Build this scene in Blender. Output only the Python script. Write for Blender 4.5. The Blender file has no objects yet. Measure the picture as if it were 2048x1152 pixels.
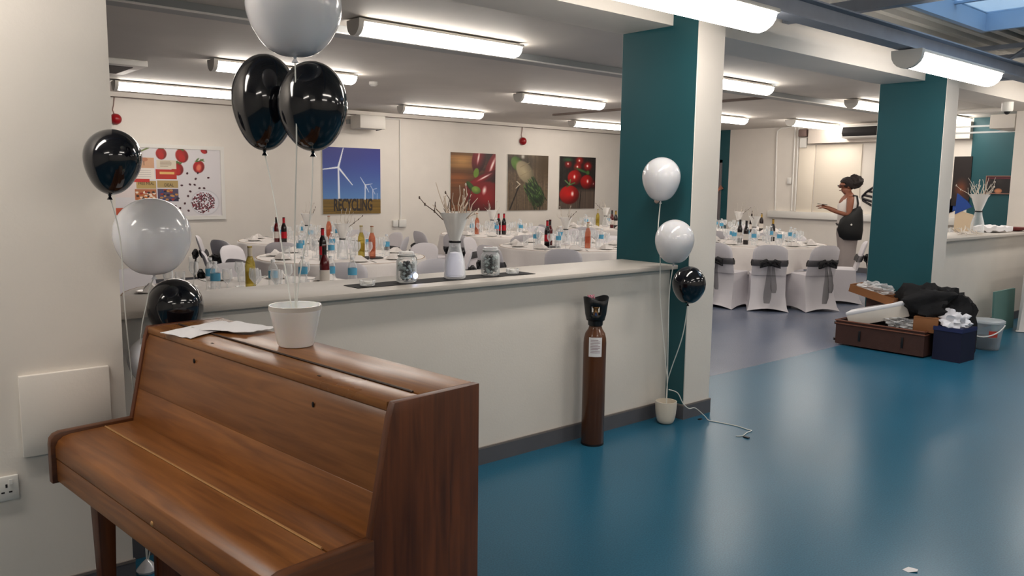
import bpy, bmesh, math, random
import numpy as np
from mathutils import Vector, Matrix
random.seed(7)
SC = bpy.context.scene
COL = SC.collection
PI = math.pi

# ------------------------------------------------------------------ camera
def make_camera():
    yaw, pitch, roll, f = 0.7094, 0.1279, 0.0137, 1611.2
    fw = Vector((math.sin(yaw)*math.cos(pitch), math.cos(yaw)*math.cos(pitch), -math.sin(pitch)))
    r = Vector((math.cos(yaw), -math.sin(yaw), 0)); u = r.cross(fw)
    c, s = math.cos(roll), math.sin(roll)
    R, U = c*r + s*u, -s*r + c*u
    cam = bpy.data.cameras.new('camera'); o = bpy.data.objects.new('camera', cam); COL.objects.link(o)
    m = Matrix((R, U, -fw)).transposed().to_4x4(); m.translation = Vector((0, 0, 1.5))
    o.matrix_world = m
    cam.sensor_width = 36; cam.lens = f/2048*36; cam.clip_start = 0.05; cam.clip_end = 100
    SC.camera = o
make_camera()

# ------------------------------------------------------------------ world, exposure
W = bpy.data.worlds.new('World'); SC.world = W; W.use_nodes = True
bg = W.node_tree.nodes['Background']
bg.inputs[0].default_value = (0.50, 0.68, 0.86, 1); bg.inputs[1].default_value = 1.3
SC.view_settings.view_transform = 'Standard'
SC.view_settings.look = 'None'
SC.view_settings.exposure = 0.95
SC.view_settings.gamma = 1
SC.view_settings.use_curve_mapping = False
LAMP_STRENGTH = 11.0
LAMP_COLOR = (1.0, 0.925, 0.845)

# ------------------------------------------------------------------ helpers
def lin(c):
    c = c/255.0
    return c/12.92 if c <= 0.04045 else ((c+0.055)/1.055)**2.4
def rgb(r, g, b): return (lin(r), lin(g), lin(b), 1)

MATS = {}
def mat(name, col, rough=0.6, metal=0.0, spec=0.5, noise=0.0, nscale=8.0, bump=0.0, bscale=60.0, alpha=1.0,
        emit=None, estr=0.0, trans=0.0, ior=1.45, stretch=None, col2=None, coat=0.0, sss=0.0):
    if name in MATS: return MATS[name]
    m = bpy.data.materials.new(name); m.use_nodes = True
    nt = m.node_tree; b = nt.nodes['Principled BSDF']
    b.inputs['Base Color'].default_value = col
    b.inputs['Roughness'].default_value = rough
    b.inputs['Metallic'].default_value = metal
    b.inputs['Specular IOR Level'].default_value = spec
    b.inputs['IOR'].default_value = ior
    b.inputs['Alpha'].default_value = alpha
    b.inputs['Transmission Weight'].default_value = trans
    b.inputs['Coat Weight'].default_value = coat
    if sss: b.inputs['Subsurface Weight'].default_value = sss; b.inputs['Subsurface Radius'].default_value = (.03, .02, .01)
    if emit: b.inputs['Emission Color'].default_value = (*emit, 1); b.inputs['Emission Strength'].default_value = estr
    if noise or bump:
        tc = nt.nodes.new('ShaderNodeTexCoord'); mp = nt.nodes.new('ShaderNodeMapping')
        nt.links.new(tc.outputs['Object'], mp.inputs[0])
        if stretch: mp.inputs['Scale'].default_value = stretch
    if noise:
        n = nt.nodes.new('ShaderNodeTexNoise'); n.inputs['Scale'].default_value = nscale; n.inputs['Detail'].default_value = 6
        nt.links.new(mp.outputs[0], n.inputs['Vector'])
        r = nt.nodes.new('ShaderNodeValToRGB')
        c2 = col2 or tuple(max(0, x*(1-noise)) for x in col[:3])+(1,)
        r.color_ramp.elements[0].position = 0.3; r.color_ramp.elements[0].color = c2
        r.color_ramp.elements[1].position = 0.7; r.color_ramp.elements[1].color = col
        nt.links.new(n.outputs[0], r.inputs[0]); nt.links.new(r.outputs[0], b.inputs['Base Color'])
    if bump:
        n2 = nt.nodes.new('ShaderNodeTexNoise'); n2.inputs['Scale'].default_value = bscale; n2.inputs['Detail'].default_value = 4
        nt.links.new(mp.outputs[0], n2.inputs['Vector'])
        bp = nt.nodes.new('ShaderNodeBump'); bp.inputs['Strength'].default_value = bump; bp.inputs['Distance'].default_value = 0.01
        nt.links.new(n2.outputs[0], bp.inputs['Height']); nt.links.new(bp.outputs[0], b.inputs['Normal'])
    MATS[name] = m
    return m

def thin_mat(name, col, fac, rough=0.05, tint=(1, 1, 1, 1)):
    """thin see-through sheet: transparent mixed with a glossy/diffuse body"""
    if name in MATS: return MATS[name]
    m = bpy.data.materials.new(name); m.use_nodes = True; nt = m.node_tree
    b = nt.nodes['Principled BSDF']; out = nt.nodes['Material Output']
    b.inputs['Base Color'].default_value = col; b.inputs['Roughness'].default_value = rough
    t = nt.nodes.new('ShaderNodeBsdfTransparent'); t.inputs[0].default_value = tint
    mx = nt.nodes.new('ShaderNodeMixShader'); lw = nt.nodes.new('ShaderNodeLayerWeight'); lw.inputs[0].default_value = 0.35
    ma = nt.nodes.new('ShaderNodeMath'); ma.operation = 'MULTIPLY_ADD'; ma.inputs[1].default_value = 0.75; ma.inputs[2].default_value = fac
    ma.use_clamp = True
    nt.links.new(lw.outputs['Facing'], ma.inputs[0]); nt.links.new(ma.outputs[0], mx.inputs[0])
    nt.links.new(t.outputs[0], mx.inputs[1]); nt.links.new(b.outputs[0], mx.inputs[2]); nt.links.new(mx.outputs[0], out.inputs[0])
    MATS[name] = m
    return m

class MB:
    def __init__(s): s.v = []; s.f = []; s.m = []
    def add(s, vs, fs, mi=0):
        o = len(s.v); s.v += [tuple(p) for p in vs]; s.f += [tuple(i+o for i in f) for f in fs]; s.m += [mi]*len(fs); return s
    def box(s, x0, x1, y0, y1, z0, z1, mi=0, mfaces=None):
        v = [(x0,y0,z0),(x1,y0,z0),(x1,y1,z0),(x0,y1,z0),(x0,y0,z1),(x1,y0,z1),(x1,y1,z1),(x0,y1,z1)]
        f = [(0,3,2,1),(4,5,6,7),(0,1,5,4),(1,2,6,5),(2,3,7,6),(3,0,4,7)]  # bottom top -y +x +y -x
        o = len(s.v); s.v += v
        for k, q in enumerate(f): s.f.append(tuple(i+o for i in q)); s.m.append((mfaces or {}).get(k, mi))
        return s
    def lathe(s, prof, seg=16, c=(0,0,0), mi=0, sx=1, sy=1, cap0=True, cap1=True):
        vs = []; fs = []
        for (r, z) in prof:
            for k in range(seg):
                a = 2*PI*k/seg; vs.append((c[0]+r*sx*math.cos(a), c[1]+r*sy*math.sin(a), c[2]+z))
        n = len(prof)
        for i in range(n-1):
            for k in range(seg):
                k2 = (k+1) % seg
                fs.append((i*seg+k, i*seg+k2, (i+1)*seg+k2, (i+1)*seg+k))
        if cap0: fs.append(tuple(reversed(range(seg))))
        if cap1: fs.append(tuple((n-1)*seg+k for k in range(seg)))
        return s.add(vs, fs, mi)
    def tube(s, pts, r, seg=6, mi=0, cap=True):
        pts = [Vector(p) for p in pts]; n = len(pts); rs = r if isinstance(r, (list, tuple)) else [r]*n
        vs = []; fs = []; up = None
        for i, p in enumerate(pts):
            d = (pts[min(i+1, n-1)]-pts[max(i-1, 0)]).normalized()
            if up is None:
                up = Vector((0,0,1)) if abs(d.z) < 0.9 else Vector((1,0,0))
            a = d.cross(up)
            if a.length < 1e-5: a = d.cross(Vector((0,1,0)))
            a.normalize(); b = a.cross(d).normalized(); up = b
            for k in range(seg):
                t = 2*PI*k/seg; vs.append(p+(a*math.cos(t)+b*math.sin(t))*rs[i])
        for i in range(n-1):
            for k in range(seg):
                k2 = (k+1) % seg; fs.append((i*seg+k, i*seg+k2, (i+1)*seg+k2, (i+1)*seg+k))
        if cap: fs.append(tuple(reversed(range(seg)))); fs.append(tuple((n-1)*seg+k for k in range(seg)))
        return s.add(vs, fs, mi)
    def prism(s, poly, a, b, axis='y', mi=0):
        n = len(poly)
        def P(p, t):
            if axis == 'y': return (p[0], t, p[1])
            if axis == 'x': return (t, p[0], p[1])
            return (p[0], p[1], t)
        vs = [P(p, a) for p in poly]+[P(p, b) for p in poly]
        fs = [tuple(range(n)), tuple(reversed(range(n, 2*n)))]+[(i, i+n, (i+1) % n+n, (i+1) % n) for i in range(n)]
        return s.add(vs, fs, mi)
    def rings(s, rings, cap=True, mi=0):
        seg = len(rings[0]); vs = [p for r in rings for p in r]; fs = []
        for i in range(len(rings)-1):
            for k in range(seg):
                k2 = (k+1) % seg; fs.append((i*seg+k, i*seg+k2, (i+1)*seg+k2, (i+1)*seg+k))
        if cap: fs.append(tuple(reversed(range(seg)))); fs.append(tuple((len(rings)-1)*seg+k for k in range(seg)))
        return s.add(vs, fs, mi)
    def ball(s, c, r, seg=12, nr=8, mi=0):
        if not isinstance(r, (tuple, list)): r = (r, r, r)
        prof = [(max(1e-4, math.sin(PI*i/nr)), -math.cos(PI*i/nr)) for i in range(nr+1)]
        vs = []; o = len(s.v)
        s.lathe(prof, seg, (0,0,0), mi)
        for i in range(o, len(s.v)):
            x, y, z = s.v[i]; s.v[i] = (c[0]+x*r[0], c[1]+y*r[1], c[2]+z*r[2])
        return s
    def mesh(s, name, mats, smooth=True, bevel=0.0, angle=40, bseg=2):
        me = bpy.data.meshes.new(name); me.from_pydata([tuple(p) for p in s.v], [], s.f)
        for mm in (mats if isinstance(mats, (list, tuple)) else [mats]): me.materials.append(mm)
        me.polygons.foreach_set('material_index', s.m)
        bm = bmesh.new(); bm.from_mesh(me)
        bmesh.ops.recalc_face_normals(bm, faces=bm.faces)
        if bevel:
            es = [e for e in bm.edges if len(e.link_faces) == 2 and e.calc_face_angle(0) > 0.5]
            bmesh.ops.bevel(bm, geom=es, offset=bevel, segments=bseg, affect='EDGES', profile=0.5, clamp_overlap=True)
        bm.to_mesh(me); bm.free()
        me.polygons.foreach_set('use_smooth', [smooth]*len(me.polygons))
        if smooth: me.set_sharp_from_angle(angle=math.radians(angle))
        me.update()
        return me
    def build(s, name, mats, parent=None, **kw):
        me = s.mesh(name, mats, **kw); o = bpy.data.objects.new(name, me); COL.objects.link(o)
        if parent: o.parent = parent
        return o

def tag(o, label=None, cat=None, group=None, kind=None):
    if label: o['label'] = label
    if cat: o['category'] = cat
    if group: o['group'] = group
    if kind: o['kind'] = kind
    return o
def thing(name, label, cat, loc=(0,0,0), rz=0, group=None):
    o = bpy.data.objects.new(name, None); COL.objects.link(o); o.location = loc; o.rotation_euler = (0, 0, rz)
    o.empty_display_size = 0.05
    return tag(o, label, cat, group)
def struct(o): o['kind'] = 'structure'; return o
KIDS = {}
def copy_tree(o, parent=None):
    c = o.copy(); COL.objects.link(c); c.parent = parent
    for ch in list(o.children): copy_tree(ch, c)
    return c
def place(proto, loc, rz=0, label=None, group=None, scale=None):
    """first use moves the prototype itself, later uses copy it"""
    o = proto
    if o.get('_used'): o = copy_tree(proto)
    o['_used'] = 1
    o.location = loc; o.rotation_euler = (0, 0, rz)
    if scale: o.scale = scale
    if label: o['label'] = label
    if group: o['group'] = group
    return o
YAW, PIT, ROL = 0.7094, 0.1279, 0.0137
def screen_x(x, y):        # bearing from the viewpoint, only used to word the labels
    return math.atan2(x, y)

# ------------------------------------------------------------------ materials
M_WALL = mat('white_paint', rgb(226, 219, 210), 0.55, noise=0.05, nscale=3, bump=0.06, bscale=90)
M_CEIL = mat('ceiling_paint', rgb(212, 206, 198), 0.7, noise=0.08, nscale=1.5, bump=0.1, bscale=20)
M_TEAL = mat('teal_paint', rgb(24, 80, 88), 0.5, noise=0.06, nscale=4, bump=0.04, bscale=90)
M_SKIRT = mat('grey_skirting', rgb(92, 92, 97), 0.5, noise=0.1, nscale=6)
M_TRIMLINE = mat('skirting_cap', rgb(120, 112, 108), 0.5)
M_GLOSSWHITE = mat('gloss_white', rgb(192, 185, 177), 0.42, spec=.3, noise=0.03, nscale=5)
M_WHITEPL = mat('white_plastic', rgb(225, 222, 216), 0.4)
M_STEEL = mat('painted_steel', rgb(150, 156, 168), 0.5, noise=0.15, nscale=6)
M_DECK = mat('galvanised_deck', rgb(186, 182, 174), 0.45, metal=0.2, noise=0.15, nscale=4)
M_GALV = mat('galvanised', rgb(165, 168, 168), 0.35, metal=0.7)
M_DARK = mat('dark_gap', rgb(25, 22, 22), 0.8)
M_LAMPBODY = mat('lamp_body', rgb(205, 202, 196), 0.5)
M_TUBE = mat('lamp_diffuser', rgb(255, 250, 240), 0.5, emit=LAMP_COLOR, estr=LAMP_STRENGTH)
M_BLACK = mat('black_plastic', rgb(22, 22, 24), 0.4)
M_RED = mat('red_plastic', rgb(150, 20, 28), 0.3)
M_GLASS = thin_mat('clear_glass', (0.9, 0.92, 0.93, 1), 0.10, 0.04)
M_JAR = thin_mat('jar_glass', (0.8, 0.85, 0.86, 1), 0.02, 0.04)
M_FILM = thin_mat('clear_film', (0.9, 0.9, 0.9, 1), 0.12, 0.15)
M_CLOTH = mat('white_tablecloth', rgb(222, 216, 212), 0.85, bump=0.15, bscale=30)
M_COVER = mat('white_chair_cover', rgb(214, 210, 214), 0.8, bump=0.1, bscale=25)
M_ORG = thin_mat('black_organza', (0.004, 0.004, 0.006, 1), 0.55, 0.6)
M_PAPER = mat('white_paper', rgb(232, 230, 232), 0.7)

def floor_mat(name, c, c2, rough):
    m = bpy.data.materials.new(name); m.use_nodes = True; nt = m.node_tree; b = nt.nodes['Principled BSDF']
    tc = nt.nodes.new('ShaderNodeTexCoord')
    v = nt.nodes.new('ShaderNodeTexNoise'); v.inputs['Scale'].default_value = 140; v.inputs['Detail'].default_value = 3
    n = nt.nodes.new('ShaderNodeTexNoise'); n.inputs['Scale'].default_value = 1.3; n.inputs['Detail'].default_value = 5
    nt.links.new(tc.outputs['Object'], v.inputs['Vector']); nt.links.new(tc.outputs['Object'], n.inputs['Vector'])
    r = nt.nodes.new('ShaderNodeValToRGB'); r.color_ramp.elements[0].position = .38; r.color_ramp.elements[1].position = .62
    r.color_ramp.elements[0].color = c2; r.color_ramp.elements[1].color = c
    nt.links.new(v.outputs[0], r.inputs[0])
    mx = nt.nodes.new('ShaderNodeMixRGB'); mx.blend_type = 'MULTIPLY'; mx.inputs[0].default_value = .25
    nt.links.new(r.outputs[0], mx.inputs[1]); nt.links.new(n.outputs[0], mx.inputs[2]); nt.links.new(mx.outputs[0], b.inputs['Base Color'])
    b.inputs['Roughness'].default_value = rough
    b.inputs['Specular IOR Level'].default_value = .38
    bp = nt.nodes.new('ShaderNodeBump'); bp.inputs['Strength'].default_value = .05; bp.inputs['Distance'].default_value = .005
    nt.links.new(v.outputs[0], bp.inputs['Height']); nt.links.new(bp.outputs[0], b.inputs['Normal'])
    return m
M_FLOOR = floor_mat('blue_vinyl', rgb(44, 108, 136), rgb(30, 92, 120), 0.28)
M_FLOOR2 = floor_mat('grey_vinyl', rgb(112, 122, 142), rgb(96, 106, 128), 0.27)

# ------------------------------------------------------------------ the setting
ZC, YF, XW = 2.66, 11.9, 14.2
XL, YB = -3.5, -5.0
struct(MB().box(XL, XW, YB, 3.74, -.1, 0).build('floor', M_FLOOR))
struct(MB().box(XL, XW, 3.74, YF, -.1, 0).build('floor', M_FLOOR2))
struct(MB().box(XL, XW, YF, YF+.2, 0, 3.0).build('wall_far', M_WALL))
# end wall with a doorway (y 10.0 - 10.95) and a teal painted stretch
struct(MB().box(XW, XW+.2, 5.2, 9.78, 0, 3.0).build('wall_right', M_WALL))
wr = MB(); wr.box(XW, XW+.2, 9.78, 9.98, 0, 3.0); wr.box(XW, XW+.2, 10.95, YF, 0, 3.0); wr.box(XW, XW+.2, 9.98, 10.95, 2.02, 3.0)
struct(wr.build('wall_right', M_TEAL))
wt = MB(); wt.box(XW, XW+.2, 3.33, 5.2, 0, 3.0); struct(wt.build('wall_right', M_TEAL))
struct(MB().box(XW, XW+.2, YB, 3.33, 0, 3.0).build('wall_right', M_WALL))
struct(MB().box(XL-.2, XL, YB, YF, 0, 3.0).build('wall_left', M_WALL))
struct(MB().box(XL, XW, YB-.2, YB, 0, 3.0).build('wall_back', M_WALL))
struct(MB().box(XL, .7935, 3.0714, 3.75, 0, 2.95).build('wall_front', M_WALL))
# corridor behind the doorway
cr = MB(); cr.box(XW+.2, XW+1.6, 9.9, 9.98, 0, 2.3); cr.box(XW+.2, XW+1.6, 10.95, 11.03, 0, 2.3); cr.box(XW+1.6, XW+1.7, 9.9, 11.03, 0, 2.3)
cr.box(XW+.2, XW+1.7, 9.9, 11.03, 2.3, 2.4)
struct(cr.build('wall_corridor', M_WALL)); struct(MB().box(XW, XW+1.7, 9.9, 11.03, -.1, -.002).build('floor', M_FLOOR2))
df = MB(); df.box(XW-.03, XW+.22, 9.94, 10.0, 0, 2.06); df.box(XW-.03, XW+.22, 10.93, 10.99, 0, 2.06); df.box(XW-.03, XW+.22, 9.94, 10.99, 2.0, 2.06)
d1 = struct(MB().box(XW+.05, XW+.75, 10.86, 10.90, .01, 2.0).build('door_1', mat('grey_door', rgb(120, 120, 124), .5), bevel=.004))
df.build('door_frame', mat('door_frame_grey', rgb(122, 116, 118), .5), d1)
MB().tube([(XW+.68, 10.86, 1.0), (XW+.68, 10.81, 1.0), (XW+.58, 10.81, 1.0)], .01, 8).build('handle', M_GALV, d1)

# low partition walls + ledges, columns
struct(MB().box(.7935, 4.164, 3.2788, 3.66, 0, .9749).build('wall_low', M_WALL))
struct(MB().box(8.15, 11.58, 3.2788, 3.66, 0, .9999).build('wall_low', M_WALL))
tag(MB().box(.7935, 4.163, 3.2138, 3.70, .975, 1.0015).build('counter_ledge', M_GLOSSWHITE, bevel=.004),
    'long glossy white ledge on the low wall behind the piano', 'ledge')
tag(MB().box(8.151, 11.579, 3.2138, 3.70, 1.0, 1.03).build('counter_ledge', M_GLOSSWHITE, bevel=.004),
    'white ledge on the low wall beyond the suitcase, holding a twig vase', 'ledge')
for i, x in enumerate((4.164, 7.86, 11.58)):
    mf = {5: 1, 3: 0} if i < 2 else {}
    struct(MB().box(x, x+.277, 3.1298, 3.7485, 0, 2.78, 0, mf).build('column', [M_WALL, M_TEAL], bevel=.004, bseg=1))
# grey coved skirtings
def skirt(name, x0, x1, y0, y1, h=.095):
    o = struct(MB().box(x0, x1, y0, y1, 0, h).build(name, M_SKIRT))
    MB().box(x0-.001, x1+.001, y0-.001, y1, h-.008, h+.002).build('cap_strip', M_TRIMLINE, o)
    return o
skirt('baseboard_front', XL, .80, 3.065, 3.08)
skirt('baseboard_partition', .79, 4.17, 3.270, 3.29)
skirt('baseboard_partition', 8.13, 11.59, 3.270, 3.29)
for x in (4.164, 7.86, 11.58):
    skirt('baseboard_column', x-.008, x+.285, 3.1215, 3.757)
skirt('baseboard_far', XL, XW, YF-.012, YF+.01)
skirt('baseboard_right', XW-.012, XW+.01, 3.34, 9.8)
# ceilings and beams
struct(MB().box(XL, XW, 3.74, YF, ZC, ZC+.2).build('ceiling', M_CEIL))
struct(MB().box(XL, XW, 3.328, 3.75, 2.504, 2.643).build('trim_1', M_WALL))
struct(MB().box(XL, XW, 3.365, 3.75, 2.643, 2.97).build('trim_2', M_WALL))
b3 = struct(MB().box(XL, XW, 5.56, 5.76, 2.605, ZC).build('trim_3', mat('grey_beam', rgb(150, 152, 152), .5)))
MB().box(XL, XW, 5.545, 5.575, 2.598, 2.607).build('flange', M_WHITEPL, b3)
struct(MB().box(XL, XW, YF-.05, YF, 2.60, ZC).build('trim_4', M_WALL))

# roof deck over the foreground hall: corrugated sheet with a skylight hole
SKX0, SKX1, SKY0, SKY1 = 5.75, 7.72, .9, 2.80
def deck(x0, x1, y0, y1, z=2.9):
    m = MB(); p = .16; ys = []; y = y0
    while y < y1-1e-6:
        ys += [(y, z), (y+.06, z), (y+.08, z+.05), (y+.14, z+.05)]; y += p
    ys = [(min(a, y1), b) for a, b in ys]+[(y1, z)]
    vs = [(x0, a, b) for a, b in ys]+[(x1, a, b) for a, b in ys]; n = len(ys)
    m.add(vs, [(i, i+1, n+i+1, n+i) for i in range(n-1)])
    struct(m.build('ceiling', M_DECK, smooth=False))
deck(XL, XW, SKY1, 3.40); deck(XL, SKX0, SKY0, SKY1); deck(SKX1, XW, SKY0, SKY1); deck(XL, XW, YB, SKY0)
M_WELL = mat('skylight_well', rgb(150, 176, 205), .5)
sk = MB(); t = .05
sk.box(SKX0-t, SKX1+t, SKY1, SKY1+t, 2.86, 3.02); sk.box(SKX0-t, SKX1+t, SKY0-t, SKY0, 2.86, 3.02)
sk.box(SKX0-t, SKX0, SKY0, SKY1, 2.86, 3.02); sk.box(SKX1, SKX1+t, SKY0, SKY1, 2.86, 3.02)
w1 = struct(sk.build('window_1', M_WELL))
MB().box(SKX0, SKX1, SKY0, SKY1, 3.005, 3.015).build('pane', thin_mat('skylight_glass', (.8, .9, 1, 1), .05), w1)
for x in (6.4, 7.06):
    MB().box(x-.02, x+.02, SKY0, SKY1, 2.985, 3.004).build('glazing_bar', M_WELL, w1)
# steel channel along the columns carrying the lamps, cross members, lattice girder
ch = MB(); ch.box(XL, XW, 2.60, 2.72, 2.49, 2.50); ch.box(XL, XW, 2.655, 2.665, 2.50, 2.60); ch.box(XL, XW, 2.60, 2.72, 2.60, 2.61)
tag(ch.build('steel_channel_beam', M_STEEL, smooth=False), 'long grey steel beam above the two front strip lamps', 'beam')
for k, x in enumerate((1.6, 5.5, 11.4)):
    tag(MB().box(x-.04, x+.04, YB, 3.36, 2.70, 2.78).build('roof_crossbar', M_STEEL),
        ['grey steel roof crossbar above the piano, farthest left', 'grey steel roof crossbar meeting the beam left of the skylight', 'grey steel roof crossbar at the far right of the roof'][k], 'beam', 'roof crossbars')
for k, x in enumerate((8.55, 9.2)):
    g = thing('lattice_girder', ['grey lattice roof girder just right of the skylight', 'grey lattice roof girder farther right behind the first one'][k], 'girder', (x, 0, 0), 0, 'lattice roof girders')
    for z in (2.63, 2.84): MB().box(-.03, .03, YB, 3.36, z-.02, z+.02).build('chord', M_STEEL, g)
    y = 3.3; up = 0
    while y > -1:
        a, b = (2.64, 2.83) if up else (2.83, 2.64)
        MB().tube([(0, y, a), (0, y-.3, b)], .018, 4).build('diagonal', M_STEEL, g); y -= .3; up = 1-up
# cable tray clips near the first column head
tag(MB().tube([(4.33, 3.12, 2.55), (4.42, 3.05, 2.53), (4.52, 3.04, 2.57), (4.62, 3.1, 2.6)], .012, 6).build('cable_loop', mat('grey_cable', rgb(120, 108, 104), .6)),
    'loose grey cable loop beside the head of the near column', 'cable')

# ------------------------------------------------------------------ strip lamps
def lamp_proto(L=1.55, hw=.085, h=.085):
    r = thing('strip_lamp', 'x', 'lamp')
    def sect(x, sc=1.0):
        pts = []
        for k in range(9):
            a = PI+PI*k/8; pts.append((x, hw*sc*math.cos(a), h*sc*math.sin(a)*1.0))
        return pts
    d = MB()
    xs = [-L/2+.03, L/2-.05, L/2-.02, L/2]; scs = [1, 1, .85, .5]
    n = 9; vs = []; fs = []
    for x, s_ in zip(xs, scs): vs += sect(x, s_)
    for i in range(3):
        for k in range(n-1): fs.append((i*n+k, i*n+k+1, (i+1)*n+k+1, (i+1)*n+k))
    fs.append(tuple(3*n+k for k in range(n)))
    d.add(vs, fs); d.build('diffuser', M_TUBE, r)
    MB().box(-L/2+.02, L/2-.01, -hw, hw, .001, .022).build('spine', M_LAMPBODY, r, bevel=.004)
    e = MB(); poly = [(hw*1.05*math.cos(PI+PI*k/10), (h+.006)*math.sin(PI+PI*k/10)) for k in range(11)]+[(hw*1.05, .022), (-hw*1.05, .022)]
    e.prism(poly, -L/2-.01, -L/2+.03, 'x'); e.build('end_cap', M_LAMPBODY, r)
    for x in (-.35, .35): MB().lathe([(.02, .022), (.02, .034)], 8, (x, 0, 0)).build('mounting_clip', M_LAMPBODY, r)
    return r
LP = lamp_proto()
rows = [(5.24, [(3.76, 'strip lamp above the balloons, nearest in the dining room'), (7.55, 'strip lamp just right of the near teal column head'), (11.0, 'strip lamp partly behind the far teal column'), (13.25, 'strip lamp in the gap right of the far teal column')]),
        (7.9, [(3.73, 'strip lamp behind the two black balloons, right end showing'), (7.62, 'strip lamp above the asparagus poster'), (11.1, 'strip lamp right of the near column, lower of the two there')]),
        (7.46, [(13.3, 'strip lamp nearest the end wall above the woman')]),
        (10.45, [(3.52, 'strip lamp left of the black balloons near the far wall'), (7.5, 'strip lamp above the chilli poster near the far wall'), (11.1, 'strip lamp cut off by the near column at the far wall')])]
for y, xs in rows:
    for x, lb in xs: place(LP, (x, y, ZC-.034), 0, 'lit white '+lb, 'dining room strip lamps')
for x, lb in ((3.32, 'lit white strip lamp cut off at the top edge above the near column'), (6.70, 'lit white strip lamp under the steel beam above the far column'),
              (10.1, 'lit white strip lamp under the steel beam at far right'), (-.45, 'lit white strip lamp under the steel beam left of the piano')):
    place(LP, (x, 2.64, 2.455), 0, lb, 'strip lamps under the steel beam', (1.02, 1.22, 1.15))
for x, y, lb in ((-1.6, -.1, 'left of the viewpoint'), (2.2, -.2, 'right of the viewpoint'), (5.0, .0, 'over the open blue floor'), (9.0, .0, 'over the far blue floor'),
                 (-1.5, -2.8, 'behind and left of the viewpoint'), (2.2, -2.8, 'behind the viewpoint'), (6.0, -2.8, 'behind and right of the viewpoint'), (10.5, -2.8, 'far right behind the viewpoint')):
    place(LP, (x, y, 2.68), 0, 'added unseen strip lamp '+lb, 'added fill lamps over the open hall')  # out-of-view lamps added to brighten the foreground hall

# ------------------------------------------------------------------ wall fittings
def conduit(pts, r, label, m=M_WHITEPL, clips=()):
    o = tag(MB().tube(pts, r, 8).build('conduit_pipe', m), label, 'conduit'); return o
y = YF-.0125
conduit([(7.2, y, 2.575), (7.62, y, 2.572), (7.635, y, 2.56), (7.64, y, .86)], .012, 'white conduit running down the far wall right of the turbine poster')
def wall_box(name, x0, x1, z0, z1, d, label, cat, m=M_WHITEPL):
    return tag(MB().box(x0, x1, YF-d, YF, z0, z1).build(name, m, bevel=.008), label, cat)
wall_box('wall_socket', 7.47, 7.57, .75, .86, .05, 'small white socket box on the far wall, left of the pair', 'socket')
wall_box('wall_socket', 7.59, 7.74, .74, .87, .05, 'larger white socket box at the foot of the conduit', 'socket')
wall_box('wall_socket', 4.02, 4.17, .31, .40, .02, 'low white socket plate on the far wall below the strawberry board', 'socket')
# projector-like heater box
pj = thing('wall_speaker', 'grey white box unit hung high on the far wall behind balloon', 'speaker', (6.85, YF, 2.46))
MB().box(-.22, .25, -.42, -.10, -.10, .11).build('housing', mat('offwhite_plastic', rgb(205, 200, 192), .45), pj, bevel=.012)
MB().box(-.24, .0, -.10, 0, -.02, .05).build('bracket', M_GALV, pj)
MB().tube([(.25, -.2, .0), (.30, -.2, -.04), (.30, -.2, -.09), (.2, -.2, -.11)], .008, 6).build('cable', M_BLACK, pj)
def bell(x, z, label):
    b = thing('alarm_beacon', label, 'alarm', (x, YF, z))
    MB().lathe([(.065, 0), (.075, .02), (.07, .055), (.045, .085), (.012, .095)], 16).build('dome', M_RED, b).rotation_euler = (PI/2, 0, 0)
    MB().tube([(-.01, -.012, .06), (-.03, -.012, .12), (-.012, -.012, .2), (0, -.012, .3)], .006, 6).build('cable', mat('pink_cable', rgb(150, 120, 112), .6), b)
tag(MB().tube([(XL+.1, YF-.057, 2.594), (4.0, YF-.057, 2.590), (8.0, YF-.057, 2.596), (XW-.1, YF-.057, 2.592)], .006, 6).build('wall_cable', mat('grey_cable', rgb(120, 108, 104), .6)), 'thin grey cable run along the top of the far wall', 'cable')
bell(10.42, 2.33, 'red alarm dome on the far wall above the asparagus poster')
bell(3.12, 2.30, 'red alarm dome at the pier edge above the strawberry board')
# ceiling cassette unit at left
cs = thing('ceiling_cassette', 'white ceiling air unit half hidden by the left pier', 'air conditioner', (2.12, 8.98, ZC))
MB().box(-.55, .45, -.42, .42, -.06, 0).build('housing', M_WHITEPL, cs, bevel=.01)
MB().box(-.5, .34, -.3, .3, -.068, -.058).build('grille', mat('grey_grille', rgb(90, 84, 82), .7), cs)
# smoke detectors / ceiling rails
tag(MB().lathe([(.05, 0), (.05, -.03), (.03, -.05)], 12, (5.0, 8.35, ZC)).build('smoke_detector', M_WHITEPL), 'small white detector on ceiling right of the black balloons', 'detector')
for k, (pa, lb) in enumerate(((( (9.32, 9.85), (9.28, 6.0)), 'brown conduit rail across the ceiling behind the near column'),)):
    tag(MB().box(9.28, 9.34, 5.8, 9.85, ZC-.03, ZC).build('ceiling_rail', mat('brown_rail', rgb(112, 98, 90), .6)), lb, 'conduit')

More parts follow.
